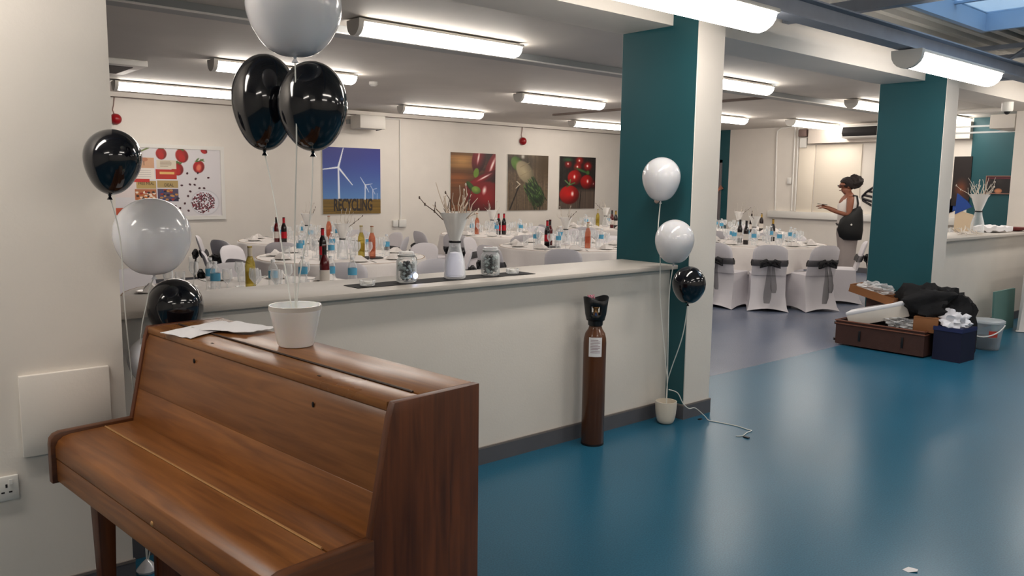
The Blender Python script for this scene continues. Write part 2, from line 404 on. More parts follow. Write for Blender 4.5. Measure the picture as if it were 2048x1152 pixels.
# fittings on the end wall (x = XW)
def xbox(name, y0, y1, z0, z1, d, label, cat, m=M_WHITEPL, bevel=.006):
    return tag(MB().box(XW-d, XW, y0, y1, z0, z1).build(name, m, bevel=bevel), label, cat)
x = XW-.02
conduit([(x, 8.40, 2.66), (x, 8.62, 2.645), (x, 8.70, 2.60), (x, 8.71, 2.5), (x, 8.66, 1.07)], .016, 'white pipe with bent top on the end wall, leftmost')
conduit([(x, 8.33, 2.64), (x, 8.31, 1.07)], .016, 'white pipe on the end wall, left of the close pair')
conduit([(x, 8.26, 2.64), (x, 8.24, 1.07)], .016, 'white pipe on the end wall, right of the close pair')
xbox('thermostat', 8.35, 8.43, 1.58, 1.70, .04, 'small white thermostat by the pipes on the end wall', 'thermostat')
xbox('dado_trunking', 5.2, 8.80, .93, 1.06, .07, 'long white trunking along the end wall behind the woman', 'trunking')
xbox('sounder_box', 8.06, 8.20, 2.26, 2.44, .06, 'square white sounder box high on the end wall', 'alarm')
sb = xbox('bell_unit', 8.05, 8.21, 2.46, 2.60, .12, 'brown grey bell unit above the white sounder box', 'alarm', mat('brown_bell', rgb(112, 92, 86), .5), .02)
panel = mat('panel_white', rgb(232, 222, 206), .5)
for k, (y0, y1) in enumerate(((7.90, 8.22), (7.0, 7.87))):
    tag(MB().box(XW-.025, XW, y0, y1, 1.06, 2.30).build('wall_panel', panel, bevel=.004), ['narrow cream wall panel right of the pipes', 'wide cream wall panel behind the woman'][k], 'panel')
struct(MB().box(XW-.12, XW, 5.2, 8.0, 2.33, 2.60).build('trim_5', mat('bulkhead_grey', rgb(196, 186, 176), .6)))
ac = thing('air_conditioner', 'white wall air conditioner with dark slot above the woman', 'air conditioner', (XW-.12, 6.8, 2.48))
MB().prism([(-.0, -.10), (-.2, -.08), (-.24, .0), (-.2, .13), (0, .13)], -.55, .45, 'y').build('housing', M_WHITEPL, ac, bevel=.008)
MB().prism([(-.205, -.055), (-.245, .0), (-.243, .01), (-.208, .1), (-.215, .1), (-.252, .01), (-.252, -.002), (-.212, -.06)], -.5, .42, 'y').build('slot', M_DARK, ac)
# wall graphic: black striped wing with a blue body, flat print on the end wall
gr = thing('wall_graphic', 'black striped wing wall graphic with blue edge behind the far column', 'wall graphic', (XW, 6.2, 1.35))
M_INK = mat('black_vinyl', rgb(22, 18, 26), .5); M_BLUEV = mat('blue_vinyl_print', rgb(32, 72, 150), .5)
def wing_pt(t):   # outline of the wing
    a = PI*.5+PI*t
    return (.20+.60*-math.cos(a-PI*.5)*1.0, .0+.26*math.sin(a-PI*.5)*1.0)
out = [(0, .75, .02), (0, .68, .10), (0, .55, .19), (0, .38, .25), (0, .2, .27), (0, 0, .26)]
low = [(0, .75, .02), (0, .73, -.05), (0, .6, -.12), (0, .42, -.2), (0, .2, -.28), (0, 0, -.34)]
g1 = MB()
for path in (out, low): g1.tube([(-.006, p[1], p[2]) for p in path], .02, 4)
for k, (y1, z1, y2, z2) in enumerate(((.73, -.02, 0, -.22), (.73, .05, 0, -.10), (.66, .12, 0, .02), (.54, .19, 0, .13))):
    g1.tube([(-.006, y1, z1), (-.006, y2, z2)], .02, 4)
g1.build('stripes', M_INK, gr)
MB().prism([(.50, -.17), (.3, -.3), (-.2, -.35), (-.6, -.28), (-.97, -.1), (-.79, .1), (-.79, -.2), (-.2, -.2)], -.008, 0, 'x').build('blue_band', M_BLUEV, gr)
# right-hand opening: blue fin board, dark poster and framed picture
fb = thing('blue_cream_board', 'blue and cream board standing behind the right-hand ledge', 'board', (12.0, 4.42, 0))
MB().prism([(-.12, .6), (.12, .6), (.12, 1.26), (.02, 1.21), (-.12, 1.17)][::-1], 0, .03, 'x').build('cream_part', mat('cream_board', rgb(214, 192, 162), .6), fb)
MB().prism([(.12, 1.17), (-.09, 1.28), (-.02, 1.36), (.11, 1.46)], -.004, .028, 'x').build('blue_part', M_BLUEV, fb)
MB().box(0, .03, -.12, .12, 0, .6).build('lower_part', mat('cream_board', rgb(214, 192, 162), .6), fb)

# ------------------------------------------------------------------ printed pictures (vertex painted flat prints)
M_PRINT = None
def print_mat():
    global M_PRINT
    if M_PRINT: return M_PRINT
    m = bpy.data.materials.new('flat_print'); m.use_nodes = True; nt = m.node_tree; b = nt.nodes['Principled BSDF']
    a = nt.nodes.new('ShaderNodeVertexColor'); a.layer_name = 'print'
    nt.links.new(a.outputs[0], b.inputs['Base Color']); b.inputs['Roughness'].default_value = .45
    M_PRINT = m; return m
def print_mesh(name, w, h, img):
    """img: (rows, cols, 3) sRGB 0..1, row 0 at the bottom; plane in local x/z facing -y"""
    R, C, _ = img.shape
    xs = np.linspace(0, w, C+1); zs = np.linspace(0, h, R+1)
    gx, gz = np.meshgrid(xs, zs); v = np.stack([gx.ravel(), np.zeros(gx.size), gz.ravel()], 1)
    ii, jj = np.meshgrid(np.arange(R), np.arange(C), indexing='ij'); a = (ii*(C+1)+jj).ravel()
    fs = np.stack([a, a+1, a+C+2, a+C+1], 1)
    me = bpy.data.meshes.new(name); me.from_pydata(v.tolist(), [], fs.tolist())
    img = np.clip(img, 0, 1)**1.18
    lc = np.where(img <= .04045, img/12.92, ((img+.055)/1.055)**2.4).reshape(-1, 3)
    at = me.color_attributes.new('print', 'FLOAT_COLOR', 'CORNER')
    col = np.ones((len(fs), 4, 4)); col[:, :, :3] = lc[:, None, :]
    at.data.foreach_set('color', col.ravel().astype(np.float32))
    me.materials.append(print_mat())
    return me
class Paint:
    def __init__(s, R, C, base):
        s.R, s.C = R, C; s.im = np.zeros((R, C, 3)); s.im[:] = np.array(base)/255.
        s.y, s.x = np.meshgrid((np.arange(R)+.5)/R, (np.arange(C)+.5)/C, indexing='ij'); s.asp = C/R
    def put(s, m, c):
        m = np.clip(m, 0, 1)[..., None]; s.im = s.im*(1-m)+np.array(c)/255.*m
    def ell(s, cx, cy, rx, ry, c, rot=0, soft=.12, shade=0, hi=None):
        dx = (s.x-cx)*s.asp; dy = s.y-cy; a = math.radians(rot)
        u = (dx*math.cos(a)+dy*math.sin(a))/(rx); v = (-dx*math.sin(a)+dy*math.cos(a))/(ry)
        d = np.sqrt(u*u+v*v); m = np.clip((1-d)/soft, 0, 1)
        c = np.array(c, float)
        if shade:
            k = (1-shade*np.clip(d*.7+(-v+u)*.35, 0, 1))[..., None]; col = c/255.*k
            mm = m[..., None]; s.im = s.im*(1-mm)+col*mm
        else: s.put(m, c)
        if hi:
            hm = np.clip(1-np.sqrt(((u+hi[0])/hi[2])**2+((v-hi[1])/hi[3])**2), 0, 1); s.put(hm*1.3, (255, 235, 228))
    def line(s, x0, y0, x1, y1, w, c, w2=None, soft=.006):
        ax, ay, bx, by = x0*s.asp, y0, x1*s.asp, y1; px, py = s.x*s.asp, s.y
        L = max(1e-9, (bx-ax)**2+(by-ay)**2); t = np.clip(((px-ax)*(bx-ax)+(py-ay)*(by-ay))/L, 0, 1)
        d = np.hypot(px-ax-t*(bx-ax), py-ay-t*(by-ay)); ww = w+(w2-w)*t if w2 is not None else w
        s.put((ww-d)/soft+.5, c)
    def rect(s, x0, x1, y0, y1, c):
        s.put(((s.x >= x0) & (s.x < x1) & (s.y >= y0) & (s.y < y1)).astype(float), c)
    def grain(s, k, sx=1, sy=40, seed=1):
        rs = np.random.RandomState(seed); n = rs.rand(max(2, int(s.R/sx)), max(2, int(s.C/sy)))
        n = np.repeat(np.repeat(n, math.ceil(s.R/n.shape[0]), 0), math.ceil(s.C/n.shape[1]), 1)[:s.R, :s.C]
        s.im = np.clip(s.im*(1+(n[..., None]-.5)*k), 0, 1)

def paint_turbine():
    p = Paint(140, 116, (60, 90, 180)); t = np.clip((p.y-.2)/.8, 0, 1)[..., None]
    sky = np.array((104, 150, 200))/255.*(1-t)+np.array((46, 52, 140))/255.*t; p.im = sky.copy()
    p.put((.24-p.y)/.03, (110, 110, 150)); keep = p.im.copy(); p.put((.225-p.y)/.008, (132, 106, 44)); p.grain(.25, 2, 20, 3); p.im = np.where((p.y < .225)[..., None], p.im, keep)
    p.line(.27, .2, .265, .70, .015, (232, 236, 244), .011)
    for a, b in ((.35, .99), (-.04, .66), (.50, .44)): p.line(.262, .70, a, b, .014, (236, 240, 246), .006)
    p.line(.72, .22, .725, .44, .008, (225, 230, 240), .006)
    for a, b in ((.64, .56), (.85, .46), (.79, .33)): p.line(.725, .44, a, b, .007, (225, 232, 240), .003)
    p.line(.86, .22, .86, .37, .005, (205, 212, 230))
    for a, b in ((.82, .43), (.93, .39), (.9, .3)): p.line(.86, .37, a, b, .004, (205, 212, 230))
    p.line(.94, .22, .94, .31, .004, (190, 200, 225))
    return p.im
def paint_chilli():
    p = Paint(140, 112, (96, 64, 38)); p.grain(.35, 1, 60, 5)
    p.ell(.25, .85, .5, .22, (196, 150, 92), soft=.9); p.ell(.15, .55, .4, .18, (150, 92, 48), soft=.8)
    p.put((p.x-.62)/.25*(p.y > .45), (58, 26, 20)); p.put((.42-p.y)/.06*(p.x < .5), (122, 78, 46)); p.grain(.2, 6, 200, 6)
    p.ell(.92, .72, .13, .40, (150, 28, 32), rot=-22, shade=.7, hi=(.2, .2, .25, .5))
    p.ell(.62, .90, .13, .26, (150, 24, 34), rot=-10, shade=.6, hi=(.1, .1, .2, .6)); p.ell(.56, .66, .05, .09, (120, 150, 52), rot=-10)
    p.ell(.68, .54, .36, .085, (160, 28, 40), rot=28, shade=.6, hi=(-.2, .2, .5, .25))
    p.ell(.84, .20, .42, .33, (160, 26, 32), rot=-12, shade=.65, hi=(.25, .42, .12, .3))
    p.ell(.44, .42, .12, .05, (74, 110, 44), rot=-50, shade=.5); p.ell(.56, .36, .09, .07, (150, 180, 84), rot=-20, shade=.4)
    rs = random.Random(4)
    return p.im
def paint_asparagus():
    p = Paint(140, 112, (112, 96, 78)); p.grain(.3, 70, 1, 8); p.grain(.12, 3, 3, 4)
    p.ell(.2, .85, .5, .2, (60, 54, 46), soft=.9); p.ell(.9, .85, .25, .4, (90, 74, 54), soft=.8)
    p.line(.28, .45, .06, .02, .012, (46, 36, 28)); p.line(.8, .0, .82, .4, .01, (50, 42, 34))
    p.ell(.22, .84, .11, .15, (112, 146, 70), rot=36, shade=.5)
    p.ell(.42, .69, .155, .25, (184, 170, 140), rot=36, soft=.15, shade=.35); p.line(.30, .78, .52, .86, .006, (150, 136, 108)); p.line(.30, .62, .56, .72, .005, (156, 142, 114))
    p.line(.22, .52, .30, .47, .008, (220, 210, 190)); p.line(.30, .47, .2, .4, .006, (220, 210, 190))
    rs = random.Random(5)
    p.ell(.68, .30, .17, .26, (44, 62, 38), rot=32, soft=.25)
    for k in range(150):
        t = rs.random(); u = rs.uniform(-1, 1)
        cx = .50+.32*t+u*.17*(.8+.2*t); cy = .52-.42*t+u*.09
        c = rs.choice([(96, 132, 66), (70, 104, 52), (52, 80, 44), (120, 148, 88), (64, 82, 62), (40, 60, 40)])
        if t > .7: c = tuple(int(v*.75) for v in c)
        p.ell(cx, cy, .011, .055, c, rot=32+rs.uniform(-8, 8), soft=.5, shade=.45)
    p.ell(.36, .97, .05, .06, (200, 196, 186), soft=.8)
    return p.im
def paint_tomato():
    p = Paint(140, 106, (44, 38, 34)); p.grain(.25, 3, 3, 9)
    p.put((.42-p.y)/.1, (104, 90, 80)); p.grain(.25, 80, 2, 2)
    p.line(.56, 0, .6, .34, .008, (40, 32, 30)); p.ell(.2, .2, .3, .08, (54, 44, 42), soft=.8)
    for cx, cy, r, c in ((.24, .85, .10, (150, 26, 26)), (.55, .92, .11, (170, 34, 26)), (.78, .82, .12, (170, 26, 24)), (.95, .48, .1, (110, 20, 20)), (.50, .80, .11, (176, 30, 26))):
        p.ell(cx, cy, r, r*1.0, c, soft=.5, shade=.5, hi=(.1, .1, .25, .3))
    p.ell(.22, .94, .14, .05, (58, 96, 66), soft=.7); p.ell(.6, .74, .2, .03, (66, 110, 60), rot=-20, soft=.6); p.ell(.78, .7, .05, .06, (80, 120, 60), soft=.6)
    p.ell(.42, .60, .16, .155, (196, 24, 22), soft=.15, shade=.55, hi=(.05, .1, .2, .35))
    p.ell(.76, .52, .15, .15, (190, 26, 24), soft=.15, shade=.55, hi=(-.1, .1, .2, .35))
    p.ell(.28, .27, .21, .19, (206, 26, 22), soft=.1, shade=.5, hi=(-.3, .1, .2, .35))
    p.line(.28, .46, .16, .54, .012, (110, 140, 90)); p.line(.28, .46, .42, .50, .012, (90, 130, 80)); p.line(.28, .46, .30, .56, .010, (120, 150, 100)); p.line(.28, .45, .2, .42, .01, (70, 110, 60))
    return p.im
def paint_strawberry():
    p = Paint(140, 216, (222, 218, 220)); rs = random.Random(2)
    A = p.asp
    def berry(cx, cy, s, rot, cut=False):
        p.ell(cx, cy, s*.8, s, (190, 34, 32), rot=rot, soft=.15, shade=.35)
        p.ell(cx, cy-s*.35, s*.45, s*.6, (190, 34, 32), rot=rot, soft=.3)
        if cut: p.ell(cx, cy-.01, s*.42, s*.7, (226, 132, 104), rot=rot, soft=.5)
        for k in range(5): p.ell(cx+rs.uniform(-.5, .5)*s/A, cy+s*.9+rs.uniform(-.1, .2)*s, s*.4, s*.13, (92, 120, 60), rot=rs.uniform(-50, 50), soft=.5)
    p.ell(.26, .95, .07, .05, (196, 40, 34), soft=.2, shade=.3); p.line(.28, .9, .40, 1.0, .010, (116, 130, 72))
    berry(.50, .92, .09, 0); berry(.67, .90, .11, 10); berry(.81, .74, .10, -12, True); berry(.86, .98, .05, 60); berry(.63, .70, .10, 5)
    packs = [(.0, .13, .56, .84, (214, 206, 198)), (.16, .26, .53, .83, (224, 216, 206)), (.28, .44, .70, .86, (214, 172, 140)), (.28, .44, .54, .71, (236, 228, 220)),
             (.46, .62, .70, .83, (222, 212, 194)), (.45, .62, .55, .69, (196, 62, 44)), (.11, .29, .28, .53, (228, 216, 214)), (.29, .45, .41, .52, (196, 170, 112)),
             (.28, .45, .24, .40, (188, 120, 80)), (.46, .63, .42, .53, (188, 164, 112)), (.46, .63, .22, .41, (96, 84, 110)), (.0, .10, .08, .30, (222, 212, 206)), (.0, .2, .03, .13, (206, 96, 60))]
    for x0, x1, y0, y1, c in packs: p.rect(x0, x1, y0, y1, c)
    p.ell(.36, .83, .05, .03, (196, 140, 110)); p.rect(.355, .363, .74, .81, (40, 36, 34)); p.rect(.265, .285, .54, .7, (190, 50, 60)); p.rect(.13, .28, .50, .55, (224, 130, 60)); p.rect(.27, .40, .50, .55, (210, 60, 50))
    p.rect(.16, .24, .455, .485, (120, 40, 60)); p.rect(.48, .60, .62, .66, (230, 190, 120)); p.rect(.2, .25, .57, .63, (170, 100, 80))
    for k in range(26): p.ell(.29+rs.random()*.15, .25+rs.random()*.14, .02, .016, rs.choice([(240, 226, 210), (60, 40, 36), (206, 130, 60), (170, 60, 40)]))
    for k in range(30): p.ell(.475+rs.random()*.15, .23+rs.random()*.16, .022, .017, rs.choice([(200, 150, 90), (60, 80, 140), (170, 60, 40), (40, 40, 70)]))
    for k in range(5): p.line(.49, .74+k*.018, .49+rs.uniform(.06, .1), .74+k*.018, .003, (150, 130, 110))
    for k in range(4): p.line(.30, .58+k*.03, .41, .58+k*.03, .003, (196, 186, 180))
    p.ell(.855, .20, .20, .20, (206, 204, 208), soft=.06); p.ell(.855, .20, .185, .185, (226, 224, 228), soft=.06)
    for k in range(240):
        a = rs.uniform(0, 2*PI); r = math.sqrt(rs.random())*.155
        p.ell(.84+r*math.cos(a)/A, .20+r*math.sin(a), .013, .009, rs.choice([(92, 20, 36), (70, 14, 28), (124, 34, 52), (54, 10, 22), (150, 60, 76)]), rot=rs.uniform(0, 180), soft=.3)
    for cx, cy in ((.71, .64), (.80, .65), (.89, .58), (.78, .56), (.66, .46), (.73, .475), (.77, .47), (.73, .37), (.71, .30), (.81, .42), (.85, .42), (.68, .19), (.64, .12), (.60, .15), (.71, .08), (.55, .2)):
        p.ell(cx, cy, .016, .02, (70, 20, 34), rot=rs.uniform(0, 180), soft=.3)
    return p.im
def poster(name, label, x0, x1, z0, z1, img, frame=0.0):
    t = thing(name, label, 'poster', (x0, YF, z0))
    w, h = x1-x0, z1-z0; d = .022
    if frame:
        fr = MB()
        fr.box(-frame, w+frame, -.035, -.001, -frame, 0); fr.box(-frame, w+frame, -.035, -.001, h, h+frame); fr.box(-frame, 0, -.035, -.001, 0, h); fr.box(w, w+frame, -.035, -.001, 0, h)
        fr.build('frame', M_WHITEPL, t)
    MB().box(0, w, -d, -.001, 0, h).build('backing_board', M_WHITEPL, t)
    me = print_mesh('print', w, h, img); o = bpy.data.objects.new('print', me); COL.objects.link(o); o.parent = t; o.location = (0, -d-.001, 0)
    return t
def text_part(txt, size, loc, parent, m, rot=(PI/2, 0, 0), name='lettering', sx=1.0, bold=0.0):
    cu = bpy.data.curves.new(name, 'FONT'); cu.body = txt; cu.size = size; cu.align_x = 'CENTER'; cu.extrude = .0008; cu.offset = bold; cu.resolution_u = 3
    tmp = bpy.data.objects.new('tmp', cu); COL.objects.link(tmp)
    dg = bpy.context.evaluated_depsgraph_get(); me = bpy.data.meshes.new_from_object(tmp.evaluated_get(dg))
    bpy.data.objects.remove(tmp); bpy.data.curves.remove(cu)
    me.materials.clear(); me.materials.append(m)
    o = bpy.data.objects.new(name, me); COL.objects.link(o); o.parent = parent; o.location = loc; o.rotation_euler = rot; o.scale = (sx, 1, 1)
    return o
pt = poster('wind_turbine_poster', 'wind turbine poster reading RECYCLING on the far wall', 6.165, 7.235, .983, 2.059, paint_turbine())
text_part('RECYCLING', .27, (.55, -.0245, .055), pt, mat('dark_print', rgb(48, 40, 36), .5), sx=.50, bold=.008)
poster('chilli_poster', 'red chilli poster, leftmost of three food posters on the far wall', 8.70, 9.745, 1.005, 2.062, paint_chilli())
poster('asparagus_poster', 'asparagus bundle poster, middle of three food posters', 10.05, 11.107, 1.001, 2.07, paint_asparagus())
poster('tomato_poster', 'red tomatoes poster, rightmost of three food posters', 11.417, 12.468, 1.02, 2.079, paint_tomato())
ps = poster('strawberry_board', 'white framed board with strawberries, food packs and bean bowl', 2.86, 4.52, .985, 1.935, paint_strawberry(), .055)
M_INK2 = mat('dark_print', rgb(48, 40, 36), .5)
text_part('FREE MEAL', .055, (.615, -.0245, .44), ps, M_INK2, sx=.8); text_part('DEAL', .06, (.92, -.0245, .42), ps, M_INK2, sx=.9); text_part('ET', .06, (.39, -.0245, .72), ps, M_INK2)
# dark poster and framed picture on the teal end wall
def xposter(name, label, y0, y1, z0, z1, im, frame):
    t = thing(name, label, 'picture', (XW, y1, z0), -PI/2)      # local x -> -y, local y -> +x
    w, h = y1-y0, z1-z0
    MB().box(0, w, -.02, -.001, 0, h).build('backing_board', M_BLACK, t)
    if frame:
        fr = MB(); f = .012
        fr.box(-f, w+f, -.03, -.001, -f, 0); fr.box(-f, w+f, -.03, -.001, h, h+f); fr.box(-f, 0, -.03, -.001, 0, h); fr.box(w, w+f, -.03, -.001, 0, h)
        fr.build('frame', mat('tan_frame', rgb(150, 112, 96), .5), t)
    me = print_mesh('print', w, h, im); o = bpy.data.objects.new('print', me); COL.objects.link(o); o.parent = t; o.location = (0, -.021, 0)
p = Paint(40, 60, (34, 26, 28)); p.rect(0, 1, .86, 1, (96, 30, 46)); p.ell(.5, .7, .3, .2, (52, 46, 46), soft=.8); p.ell(.5, .14, .26, .17, (176, 120, 88), soft=.2); p.ell(.5, .14, .2, .1, (196, 140, 104), soft=.4); p.ell(.08, .75, .12, .12, (90, 40, 50), soft=.5)
xposter('framed_picture', 'dark framed picture with tan round shape on the teal wall', 4.575, 4.93, 1.465, 1.728, p.im, True)
p = Paint(60, 24, (34, 22, 22)); p.ell(.5, .35, .2, .25, (120, 66, 36), soft=.8); p.ell(.6, .15, .2, .12, (84, 44, 34), soft=.7)
xposter('dark_poster', 'narrow dark brown poster between far column and teal wall', 5.17, 5.44, 1.25, 2.05, p.im, False)
# bulkhead box, dome camera, rails in the right-hand opening
tag(MB().box(11.58, 12.3, 3.76, 4.05, 2.30, 2.475).build('bulkhead_box', M_WALL, bevel=.005), 'white boxed bulkhead by the right-hand column', 'box')
cm = thing('dome_camera', 'white dome security camera under the beam at far right', 'camera', (10.35, 3.45, 2.504))
MB().lathe([(.06, 0), (.06, -.09), (.052, -.105)], 16).build('housing', M_WHITEPL, cm)
MB().lathe([(.032, -.105), (.03, -.122), (.018, -.135), (.004, -.14)], 12).build('lens_dome', M_BLACK, cm)
for k, z in enumerate((2.33, 2.42)):
    tag(MB().box(12.9, 12.94, 3.8, 5.3, z, z+.025).build('ceiling_rail', M_GALV), ['lower', 'upper'][k]+' thin pale rail high in the right-hand opening', 'rail')
tag(MB().tube([(12.3, 4.1, 2.6), (12.3, 5.5, 2.6)], .035, 10).build('pipe', M_WHITEPL), 'thick white pipe under the ceiling at far right', 'pipe')

# ------------------------------------------------------------------ pier fittings
tag(MB().box(.462, .741, 3.052, 3.072, .561, .842).build('access_panel', M_WALL, bevel=.004), 'white square access panel on the left pier', 'panel')
so = thing('wall_socket', 'white double power socket low on the left pier', 'socket', (.372, 3.0714, .466))
MB().box(-.073, .073, -.014, 0, -.043, .043).build('plate', M_WHITEPL, so, bevel=.006)
for cx in (-.036, .036):
    for (dx, dz, w, h) in ((0, .010, .003, .006), (-.011, -.012, .005, .0025), (.011, -.012, .005, .0025)):
        MB().box(cx+dx-w, cx+dx+w, -.0148, -.0135, dz-h, dz+h).build('pin_hole', M_DARK, so)
    MB().box(cx+.008, cx+.018, -.018, -.013, .014, .030).build('switch', M_WHITEPL, so)

# ------------------------------------------------------------------ piano
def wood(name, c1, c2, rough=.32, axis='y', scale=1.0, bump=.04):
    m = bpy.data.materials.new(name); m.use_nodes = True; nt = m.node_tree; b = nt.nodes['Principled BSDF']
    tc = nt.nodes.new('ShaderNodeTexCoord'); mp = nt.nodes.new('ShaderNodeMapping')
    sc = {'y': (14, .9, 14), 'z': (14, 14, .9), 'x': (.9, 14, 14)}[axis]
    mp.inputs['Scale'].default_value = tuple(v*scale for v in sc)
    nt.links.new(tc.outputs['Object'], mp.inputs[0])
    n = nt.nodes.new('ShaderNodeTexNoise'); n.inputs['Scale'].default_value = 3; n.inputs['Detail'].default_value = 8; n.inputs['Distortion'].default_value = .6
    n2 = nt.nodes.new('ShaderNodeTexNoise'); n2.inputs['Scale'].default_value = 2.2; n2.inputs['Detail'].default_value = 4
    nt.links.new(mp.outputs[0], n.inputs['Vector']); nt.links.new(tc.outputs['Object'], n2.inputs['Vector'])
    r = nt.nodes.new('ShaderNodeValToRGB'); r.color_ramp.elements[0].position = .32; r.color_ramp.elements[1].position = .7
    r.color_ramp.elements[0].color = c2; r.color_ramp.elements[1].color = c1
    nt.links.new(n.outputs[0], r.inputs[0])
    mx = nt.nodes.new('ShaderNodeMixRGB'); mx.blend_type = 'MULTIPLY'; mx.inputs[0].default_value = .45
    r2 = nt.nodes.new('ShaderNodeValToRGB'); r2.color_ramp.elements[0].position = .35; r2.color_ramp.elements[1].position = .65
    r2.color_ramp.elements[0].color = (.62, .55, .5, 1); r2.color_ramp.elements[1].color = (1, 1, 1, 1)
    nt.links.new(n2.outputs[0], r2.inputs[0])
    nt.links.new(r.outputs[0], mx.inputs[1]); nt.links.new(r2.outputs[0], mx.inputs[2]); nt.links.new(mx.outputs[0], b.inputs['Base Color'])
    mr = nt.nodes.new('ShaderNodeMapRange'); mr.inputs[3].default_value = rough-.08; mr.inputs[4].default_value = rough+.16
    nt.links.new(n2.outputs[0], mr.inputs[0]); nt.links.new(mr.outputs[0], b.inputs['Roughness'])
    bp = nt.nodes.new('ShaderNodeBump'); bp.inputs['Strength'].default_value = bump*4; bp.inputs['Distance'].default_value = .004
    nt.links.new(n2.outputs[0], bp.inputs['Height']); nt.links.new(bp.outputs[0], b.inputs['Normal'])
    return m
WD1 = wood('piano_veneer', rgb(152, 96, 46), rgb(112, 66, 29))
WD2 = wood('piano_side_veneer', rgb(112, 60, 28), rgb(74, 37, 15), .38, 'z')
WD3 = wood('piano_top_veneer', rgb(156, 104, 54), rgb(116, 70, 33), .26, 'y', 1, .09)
WD4 = wood('piano_dark_edge', rgb(108, 62, 30), rgb(76, 42, 19), .35, 'x')
M_BRASS = mat('aged_brass', rgb(190, 146, 96), .4, metal=.5)
M_DKBRASS = mat('dark_hinge', rgb(52, 30, 16), .5)
pi_ = thing('upright_piano', 'worn brown wooden upright piano with sloping front and closed keyboard lid', 'piano', (.988, 1.565, 0), math.radians(5.95))
L, BK = 1.40, .275
side = [(BK, 0), (BK, .99), (0.0, .99), (-.012, .955), (-.075, .655), (-.075, .50), (-.01, .48), (-.01, 0)]
for y0 in (0, L-.024):
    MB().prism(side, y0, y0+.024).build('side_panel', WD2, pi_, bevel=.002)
MB().box(.098, BK-.002, .026, L-.026, .965, .9895).build('back_lid', WD3, pi_, bevel=.002)
MB().box(-.004, .092, .026, L-.026, .966, .9890).build('front_lid', WD3, pi_, bevel=.003)
MB().tube([(.095, .05, .9905), (.095, L-.05, .9905)], .0032, 6).build('lid_hinge', M_DKBRASS, pi_)
MB().box(.05, BK-.01, .03, L-.03, .93, .9645).build('top_frame', WD4, pi_)
WD5 = wood('piano_upper_board', rgb(142, 92, 50), rgb(110, 67, 34))
def front_x(z): return -.010-(.94-z)*(.058/.275)
fp = MB().prism([(.002, .9645), (-.010, .94), (front_x(.777), .777), (front_x(.777)+.02, .777), (.02, .9645)], .0245, L-.0245).build('upper_front_board', WD5, pi_, bevel=.001)
MB().prism([(front_x(.7765), .7765), (-.068, .665), (-.048, .66), (front_x(.7765)+.02, .7765)], .0245, L-.0245).build('lower_front_board', WD1, pi_, bevel=.0008)
for (yy, zz) in ((.32, .925), (1.0, .93)):
    MB().ball((-.0135-(.94-zz)*.21, yy, zz), (.003, .004, .008), 8, 6).build('screw_hole', M_DARK, fp)
# keyboard lid: two boards joined by a long hinge
MB().box(-.163, -.062, .03, L-.03, .648, .667).build('rear_fall_board', WD1, pi_, bevel=.002)
arc = [(-.168, .667), (-.270, .665), (-.295, .660), (-.311, .648), (-.319, .630), (-.320, .592), (-.304, .592), (-.303, .625), (-.293, .643), (-.168, .648)]
MB().prism(arc, .03, L-.03).build('keyboard_lid', WD1, pi_, bevel=.0015, angle=50)
MB().tube([(-.1655, .06, .668), (-.1655, L-.04, .668)], .0034, 6).build('keyboard_lid_hinge', M_BRASS, pi_)
MB().box(-.318, -.296, .028, L-.028, .512, .588).build('key_slip', WD1, pi_, bevel=.003)
MB().box(-.296, .0, .028, L-.028, .512, .54).build('key_bed', WD4, pi_)
MB().ball((-.3195, .62, .60), (.004, .008, .008), 8, 6).build('lock_plate', M_BRASS, pi_)
cheek = [(-.066, .505), (-.066, .676), (-.300, .674), (-.318, .668), (-.329, .655), (-.332, .635), (-.332, .505)]
for y0 in (-.006, L-.026):
    MB().prism(cheek, y0, y0+.032).build('cheek', WD4, pi_, bevel=.003)
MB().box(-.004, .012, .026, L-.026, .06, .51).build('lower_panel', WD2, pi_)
MB().box(-.012, BK-.02, .026, L-.026, 0, .06).build('plinth', WD4, pi_)
MB().box(BK-.03, BK-.004, .026, L-.026, .06, .96).build('back_board', WD4, pi_)
for yy in (.09, L-.09):
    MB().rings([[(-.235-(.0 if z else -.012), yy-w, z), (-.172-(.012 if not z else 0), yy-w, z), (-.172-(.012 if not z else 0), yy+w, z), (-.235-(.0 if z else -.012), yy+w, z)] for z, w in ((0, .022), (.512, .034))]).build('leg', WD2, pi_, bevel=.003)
for yy in (.35, .95):
    MB().box(.02, .026, yy-.006, yy+.006, .9892, .9902).build('wear_chip', M_DARK, pi_)

# sheets of paper on the lid
def sheet(name, pts, z, label, cat, m=M_PAPER, th=.0015, crumple=.004, seed=1):
    rs = random.Random(seed); n = 8; vs = []; A, B, C, D = [Vector((p[0], p[1], 0)) for p in pts]
    for layer in (0, 1):
        rs = random.Random(seed)
        for i in range(n+1):
            for j in range(n+1):
                p = A.lerp(B, i/n).lerp(D.lerp(C, i/n), j/n)
                vs.append((p.x, p.y, z+layer*th+rs.random()*crumple))
    N = (n+1)**2; fs = []
    for i in range(n):
        for j in range(n):
            a = i*(n+1)+j; fs.append((N+a, N+a+1, N+a+n+2, N+a+n+1)); fs.append((a, a+n+1, a+n+2, a+1))
    for k in range(n):
        for (a, b) in ((k, k+1), (n*(n+1)+k+1, n*(n+1)+k), ((k+1)*(n+1), k*(n+1)), (k*(n+1)+n, (k+1)*(n+1)+n)): fs.append((a, b, b+N, a+N))
    return tag(MB().add(vs, fs).build(name, m), label, cat)
sheet('paper_sheet', [(.835, 2.775), (1.075, 2.885), (1.125, 2.77), (.88, 2.615)], .9905, 'white paper sheet lying on the piano top, left one', 'paper', seed=3)
